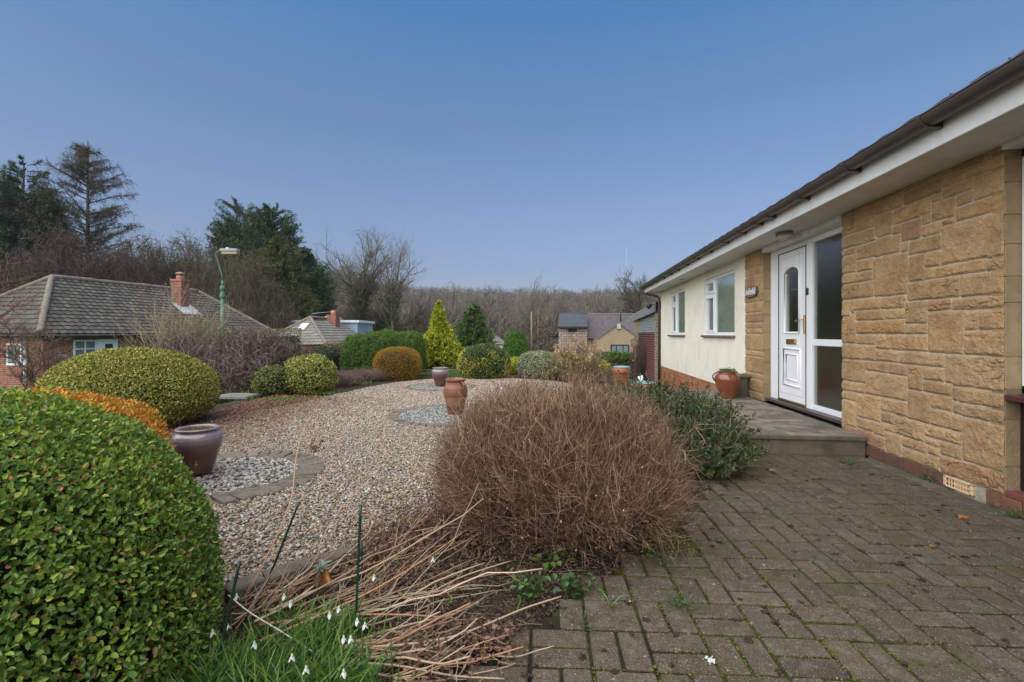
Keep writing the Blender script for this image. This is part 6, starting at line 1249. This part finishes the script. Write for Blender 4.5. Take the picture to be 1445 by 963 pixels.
# ------------------------------------------------------------------ street lamp
def slamp():
    d0 = 15.; b = W((314-722.5)/680*d0, d0, -1.35); top = Q(313, 398, d0)
    p = thing("street_lamp", "green street lamp with a bent arm in front of the tiled roof", "street lamp", b)
    g = G(); g.tubes(np.array([b, b+[0, 0, 1.2], [b[0], b[1], 2.55]]), np.array([[.06, .06, .052]]), 12, (.1, .24, .13)); z = 2.55
    g.tubes(np.array([[b[0], b[1], 2.30], [b[0], b[1], 2.33], [b[0], b[1], 2.42], [b[0], b[1], 2.45]]), np.array([[.062, .08, .08, .062]]), 12); g.tubes(np.array([[b[0], b[1], 2.55], [b[0], b[1], 2.57], [b[0], b[1], 2.66], [b[0], b[1], 2.70]]), np.array([[.06, .085, .07, .05]]), 12); g.tubes(np.array([[b[0], b[1], 2.65], [b[0], b[1], 2.86]]), np.array([[.045, .04]]), 10)
    g.build("pole", M_metalg, p)
    g = G(); pts = np.array([Q(314.5, 397, d0), Q(313, 388, d0), Q(306.5, 366, d0), Q(304.5, 359, d0), Q(306.5, 355.5, d0), Q(312, 354.6, d0)]); pts[:, 1] = b[1]+(pts[:, 1]-pts[0, 1]); g.tubes(pts, .02, 8, (.1, .24, .13)); g.build("arm", M_metalg, p)
    e = pts[-1]; h_ = p; g = G(); M = np.column_stack([XC, DC, zW]); g.boxes([e+XC*.27+[0, 0, .02]], [[.27, .10, .045]], .03, (.30, .33, .38), 0, M); g.boxes([e+XC*.20+[0, 0, .085]], [[.045, .04, .03]], .015, (.45, .47, .5), 0, M); lh = g.build("lamp_head", M_generic, p)
    g = G(); g.boxes([e+XC*.29-[0, 0, .065]], [[.25, .085, .05]], .03, (.60, .48, .26), 0, M); g.build("lens", mat("amber_lens", (.34, .26, .13), .2, .5), lh)
slamp()
# ------------------------------------------------------------------ trees
def bare_tree(name, label, c, h, spread=.35, n1=26, n2=180, n3=1400, n4=4000, r0=None, pal=((.11, .095, .075),), ivy=0, group=None, up=.05, t1=(.25, .98), ang=.75, wob=.12, cat="tree", tipr=.010, multi=1, leaves=None, r3=1.):
    c = np.array(c, float); p = thing(name, label, cat, c, group); r0 = r0 or h*.017
    T = wander(multi, 10, np.tile(c, (multi, 1))+(R.normal(0, .25, (multi, 3))*[1, 1, 0] if multi > 1 else 0), np.column_stack([R.normal(0, .10 if multi > 1 else .03, (multi, 2)), np.ones(multi)]), h*.64, .05, .03)
    pc = lambda n: pick(pal, [1]*len(pal), n, .15)
    g = G(); g.tubes(T, taper(multi, 10, r0, r0*.25), 8, pc(multi))
    B1, i, t = branch(T, n1, *t1, (h*spread*R.uniform(.75, 1.15, n1)), R.uniform(.4, ang, n1), 8, wob, up); g.tubes(B1, taper(n1, 8, r0*.38, r0*.12), 6, pc(n1)); gt = g
    g = G(); B2, _, _ = branch(B1, n2, .2, 1, h*spread*.5*R.uniform(.5, 1.2, n2), R.uniform(.3, .95, n2), 6, wob, up); g.tubes(B2, taper(n2, 6, r0*.14, r0*.05), 4, pc(n2))
    B3, _, _ = branch(B2, n3, .15, 1, h*spread*.26*R.uniform(.5, 1.2, n3), R.uniform(.3, 1., n3), 4, wob*1.3, up); g.tubes(B3, taper(n3, 4, max(r0*.055, tipr), max(r0*.03, tipr*.6))*r3, 3, pc(n3), smooth=False)
    if n4: B4, _, _ = branch(B3, n4, .1, 1, h*spread*.13*R.uniform(.5, 1.3, n4), R.uniform(.3, 1.1, n4), 3, wob*1.3, up); g.tubes(B4, taper(n4, 3, tipr*.7, tipr*.4)*r3, 3, pc(n4), smooth=False)
    k_ = fit([gt, g], c, h); T = (T-c)*k_+c; B1 = (B1-c)*k_+c; gt.build("trunk", M_bark, p); g.build("crown", M_twig, p)
    if ivy:
        n = ivy; allp = np.concatenate([T.reshape(-1, 3)[: multi*7], B1[:, :4].reshape(-1, 3)]); q = allp[R.randint(0, len(allp), n)]+R.normal(0, .28, (n, 3)); g = G(); g.leaves(q, rdir(n), rdir(n), .24, .17, pick([(.07, .085, .025), (.11, .12, .035), (.045, .06, .02)], [1, 1, 1], n), 0, 1); g.build("ivy", M_matte, p)
    return p
def tq(px, d, ytop):
    q = Q(px, 471, d); z0 = tz(q)-.2; return (q[0], q[1], z0), Q(px, ytop, d)[2]-z0
G1 = [(.19, .165, .125), (.15, .13, .10)]
OL = [(.095, .082, .050), (.075, .068, .044), (.115, .09, .056)]; RB = [(.085, .058, .050), (.066, .048, .042), (.105, .072, .060)]
c, h = tq(503, 52, 326); bare_tree("ivy_clad_tree", "tall bare tree with ivy on its trunk right of the tall cypress", c, h, .42, 22, 120, 700, 1500, pal=G1, ivy=2600, up=.09, t1=(.35, .98), tipr=.012, r0=.30)
c, h = tq(556, 55, 340); bare_tree("bare_tree", "bare tree with upswept branches just right of the ivy clad tree", c, h, .36, 18, 100, 600, 1300, pal=G1, ivy=700, up=.07, t1=(.35, .98), tipr=.012, r0=.24)
c, h = tq(462, 54, 358); bare_tree("bare_tree", "thin bare tree between the cypress and the ivy clad tree", c, h, .30, 14, 80, 500, 1500, pal=G1, ivy=500, tipr=.012, r0=.2)
BT = [(596, 70, 408, .30, "slim bare tree above the yellow conifer", 0), (640, 78, 402, .34, "bare tree on the skyline above the dark green conifer", 0), (690, 74, 405, .34, "bushy bare tree left of the tallest skyline tree", 300), (738, 80, 393, .36, "tallest bare tree on the distant skyline at centre", 500), (782, 84, 406, .32, "bare tree on the skyline left of the slate roof", 0), (850, 70, 411, .40, "spreading bare tree right behind the slate roof", 0), (882, 66, 407, .40, "dark spreading bare tree behind the tan gable", 0), (905, 48, 384, .34, "fine bare tree rising behind the end of the gutter", 0), (535, 60, 420, .4, "low bushy bare tree below the two tall bare trees", 300), (575, 58, 430, .4, "low bare tree behind the left of the yellow conifer", 0)]
for px, d, yt, sp_, lab, iv in BT:
    c, h = tq(px, d, yt); bare_tree("bare_tree", lab, c, h, sp_, 18, 110, 800, 2400, pal=OL if px % 2 else G1, ivy=iv, group="bare trees on the skyline", t1=(.25, .98), tipr=.016)
# bare orchard tree near brick wall, and reddish branches entering at the left
q = Q(50, 520, 12.2); bare_tree("gnarled_tree", "small gnarled bare tree in front of the red brick wall", (q[0], q[1], -1.2), 2.7, .48, 14, 110, 700, 1800, r0=.07, pal=[(.15, .105, .08), (.20, .14, .10)], tipr=.006, wob=.3, t1=(.35, .95), ang=1.2)
q = W(-12.9, 10.2, -1.3); bare_tree("cherry_tree", "bare cherry tree with pinkish red branches cut by the left edge", q, 4.7, .46, 9, 40, 200, 500, r0=.09, pal=[(.22, .09, .085), (.15, .08, .07), (.26, .13, .12)], tipr=.006, wob=.25, t1=(.6, .98), ang=1.0)
# brown thickets behind the brick bungalow
TH = [(25, 33, 352, 5.2, "dense brown twiggy thicket at the far left above the tiled roof", RB), (92, 31, 322, 3.9, "rounded purple brown thicket under the sparse spruce", RB), (160, 33, 345, 4.0, "brown thicket right of the sparse spruce trunk", RB), (200, 36, 332, 3.4, "olive bare thicket above the ridge of the tiled roof", OL), (245, 38, 330, 3.8, "grey olive bare tree crown above the brick chimney", OL), (292, 38, 338, 3.6, "olive brown bare thicket left of the street lamp head", OL), (335, 36, 352, 3.6, "olive bare thicket right behind the street lamp arm", OL), (375, 36, 392, 2.8, "low olive thicket below the tall cypress", OL), (520, 62, 425, 5, "low brown thicket below the ivy clad tree", OL), (440, 46, 425, 3.2, "olive thicket at the right foot of the tall cypress", OL)]
for px, d, yt, rx, lab, pl in TH:
    (x_, y_, z_), h = tq(px, d, yt); big = d < 60
    twig_shrub("thicket", lab, "thicket", (x_, y_, z_), (rx, rx*.8, h*1.02), 110, 1900, 9000, .05, pl, (1, 1, 1), foot=.55, flare=.62, wob=.20, l1=.30, l2=.14, group="bare thickets behind the brick bungalow", ang=.7, pct=99, dome=(.42, .58, 2.2))
# spruce, sparse, with long upcurved branches
def spruce():
    d = 39.; (x_, y_, z_), h = tq(124, d, 200); p = thing("sparse_spruce", "tall sparse spruce with long drooping branches against the sky", "tree", (x_, y_, z_))
    c = np.array([x_, y_, z_]); g = G(); T = np.array([c+[0, 0, h*t] for t in np.linspace(0, 1, 10)]); g.tubes(T, np.linspace(.30, .03, 10)[None], 8, (.10, .075, .06)); g.build("trunk", M_bark, p)
    n = 115; t = .30+.685*R.uniform(0, 1, n)**1.15; a = R.uniform(0, 2*pi, n); L = np.interp(t, [.3, .5, .7, .85, 1], [4.0, 5.0, 4.3, 2.2, .35])*R.uniform(.55, 1.1, n)
    e = np.stack([np.cos(a), np.sin(a), np.zeros(n)], 1); s = c+np.column_stack([np.zeros((n, 2)), h*t]); P = wander(n, 8, s, e+[0, 0, .50], L, .05, .0)
    g = G(); g.tubes(P, taper(n, 8, .055, .012), 4, (.10, .075, .06)); m_ = 5200; D, i, tt = branch(P, m_, .15, 1, R.uniform(.25, .9, m_)*.75, 1.1, 4, .2, -.12); g.tubes(D, taper(m_, 4, .014, .007), 3, (.11, .085, .06), smooth=False)
    k = 17; q = D[np.repeat(np.arange(m_), k), R.randint(0, 4, m_*k)]; sel = R.uniform(size=len(q)) < .55*np.clip((1-(q[:, 2]-c[2])/h)*3.2, .3, 1); q = q[sel]; m2 = len(q); g.leaves(q+R.normal(0, .05, (m2, 3)), rdir(m2)-[0, 0, .4], rdir(m2), .17, .035, pick([(.055, .065, .032), (.08, .085, .04), (.10, .08, .05)], [3, 2, 2], m2), 0, 1); g.build("crown", M_matte, p)
spruce()
# dark pine group at the far left
for px, d, yt, r, lab, sd_ in [(34, 37, 222, 2.9, "dark layered pine at the far left of the skyline", 1), (4, 38, 240, 2.8, "dark pine cut by the left edge of the picture", 2), (62, 40, 262, 2.3, "lower dark pine leaning toward the sparse spruce", 4)]:
    (x_, y_, z_), h = tq(px, d, yt); conifer("dark_pine", lab, (x_, y_, z_), h, r, [(.042, .078, .036), (.065, .10, .044), (.03, .055, .026), (.10, .085, .05)], [4, 3, 3, 1], 760, 60, .30, .055, .25, trunk=.3, skirt=.30, prof=([0, .2, .4, .6, .8, .93, 1], [.6, .9, 1, .9, .62, .35, .08]), seed=sd_, dn=.75, sag=-.02, group="dark pines at the far left", barkc=(.07, .055, .045))
# tall cypress group
for px, d, yt, r, lab, sd_, pf in [(383, 44, 288, 4.1, "tallest dark green cypress with a pointed top", 11, ([0, .15, .4, .6, .8, .92, 1], [.9, 1, .95, .8, .5, .3, .06])), (346, 46, 292, 2.5, "dark cypress with a broad broken top left of the tallest", 12, ([0, .3, .6, .8, .93, 1], [.6, .8, .9, 1, .8, .2])), (424, 45, 352, 3.3, "lower cypress on the right side of the group", 13, ([0, .3, .6, .8, 1], [1, 1, .85, .6, .1])), (322, 46, 312, 1.5, "small side stem of the cypress group at its left", 14, ([0, .5, .75, .9, 1], [.2, .5, 1, .9, .1])), (395, 41, 340, 2.8, "olive green cypress front of the group", 15, ([0, .3, .6, .85, 1], [1, 1, .9, .5, .1])), (448, 46, 392, 1.9, "lowest cypress at the right foot of the group", 16, ([0, .4, .8, 1], [1, .9, .5, .1]))]:
    (x_, y_, z_), h = tq(px, d, yt); conifer("cypress", lab, (x_, y_, z_), h, r, [(.045, .082, .034), (.065, .11, .044), (.032, .058, .026), (.10, .11, .04)] if sd_ != 15 else [(.085, .105, .036), (.11, .12, .04), (.055, .075, .028)], [4, 3, 3, 1][:4 if sd_ != 15 else 3], 1100, 85, .25, .06, .75, trunk=.3, skirt=.12, prof=pf, seed=sd_, dn=.5, group="tall cypress group", barkc=(.06, .05, .04))
# ------------------------------------------------------------------ distant woodland
def forest(n, dlo, dhi, seed, hm, colr, lab, nm):
    rs = np.random.RandomState(seed); d = rs.uniform(dlo, dhi, n); a = rs.uniform(-2.3, 1.4, n)
    if nm == "near": pass
    xr = d*a; x = xr*CA-d*SA; y = xr*SA+d*CA; z = terr(x, y)-.3; h = hm*rs.uniform(.5, 1.3, n)
    g = G(); K = 64; base = np.stack([x, y, z], 1); i = np.repeat(np.arange(n), K); m_ = n*K
    t = rs.uniform(.15, .9, m_); aa = rs.uniform(0, 2*pi, m_); hh = h[i]; s = base[i]+np.column_stack([np.zeros((m_, 2)), hh*t*.75]); dirn = np.column_stack([np.cos(aa)*.8, np.sin(aa)*.8, rs.uniform(.1, 1.1, m_)]); s[:, :2] += (np.column_stack([np.cos(aa), np.sin(aa)])*(rs.uniform(0, .22, m_)*hh)[:, None])
    pal = np.array(colr); cc = pal[rs.choice(len(pal), n)]*np.clip(1+.28*rs.normal(size=(n, 1)), .45, 1.7); ci = np.clip(cc[i]*(1+.15*rs.normal(size=(m_, 1))), .01, 1)
    g.leaves(s, dirn, rdir(m_), hh*rs.uniform(.12, .30, m_), .011*hh*rs.uniform(.5, 1.4, m_)+d[i]*.0004, ci, 0, 0)
    tr = np.stack([base, base+np.column_stack([np.zeros((n, 2)), h*.8])], 1); g.tubes(tr, np.stack([h*.022, h*.006], 1), 3, cc, smooth=False)
    tag(g.build("woodland", M_twig), lab, "woodland", kind="stuff")
forest(3600, 85, 210, 1, 9., [(.125, .105, .072), (.145, .12, .085), (.105, .082, .065), (.115, .11, .064)], "leafless brown woodland covering the nearer slope beyond the houses", "a")
forest(6400, 210, 420, 2, 10., [(.145, .125, .105), (.13, .108, .092), (.12, .115, .09)], "distant leafless woodland on the long hill", "b")
forest(700, 58, 85, 3, 7.5, [(.125, .105, .072), (.10, .086, .062)], "bare scrub between the far houses and the hill", "c")
# thin radio mast on the far hill
q = Q(884, 414, 330); g = G(); g.tubes(np.array([[q[0], q[1], q[2]-8], Q(884, 349, 330)]), .12, 5, (.35, .35, .38)); tag(g.build("radio_mast", M_generic, origin=q), "very thin tall radio mast standing on the distant hill", "mast")
q = Q(671, 471, 62); g = G()
q = Q(673, 480, 50); g.tubes(np.array([[q[0], q[1], -3], Q(673, 448, 50)]), .05, 5, (.5, .5, .48)); tag(g.build("lamp_post", M_generic, origin=(q[0], q[1], -3)), "thin pale post in front of the woodland above the egg shaped conifer", "post")
q = Q(750, 480, 60); g = G(); g.tubes(np.array([[q[0], q[1], -3.5], Q(750, 440, 60)]), .12, 6, (.22, .14, .10)); tag(g.build("utility_pole", M_generic, origin=(q[0], q[1], -3.5)), "brown wooden utility pole in front of the woodland", "pole")

# ------------------------------------------------------------------ thin winter haze
g = G(); g.add([[x_, y_, z_] for z_ in (-25, 95) for x_, y_ in ((-900, -900), (900, -900), (900, 900), (-900, 900))], [[0, 3, 2, 1], [4, 5, 6, 7], [0, 1, 5, 4], [1, 2, 6, 5], [2, 3, 7, 6], [3, 0, 4, 7]])
hz = bpy.data.materials.new("haze"); hz.use_nodes = True; hn = hz.node_tree.nodes; hn.remove(hn["Principled BSDF"]); pv_ = hn.new("ShaderNodeVolumePrincipled")
pv_.inputs["Color"].default_value = (.80, .84, .92, 1); pv_.inputs["Density"].default_value = .00032; pv_.inputs["Anisotropy"].default_value = .2
hz.node_tree.links.new(pv_.outputs[0], hn["Material Output"].inputs["Volume"]); tag(g.build("haze", hz), "thin pale haze over the far woodland", "haze", kind="stuff")
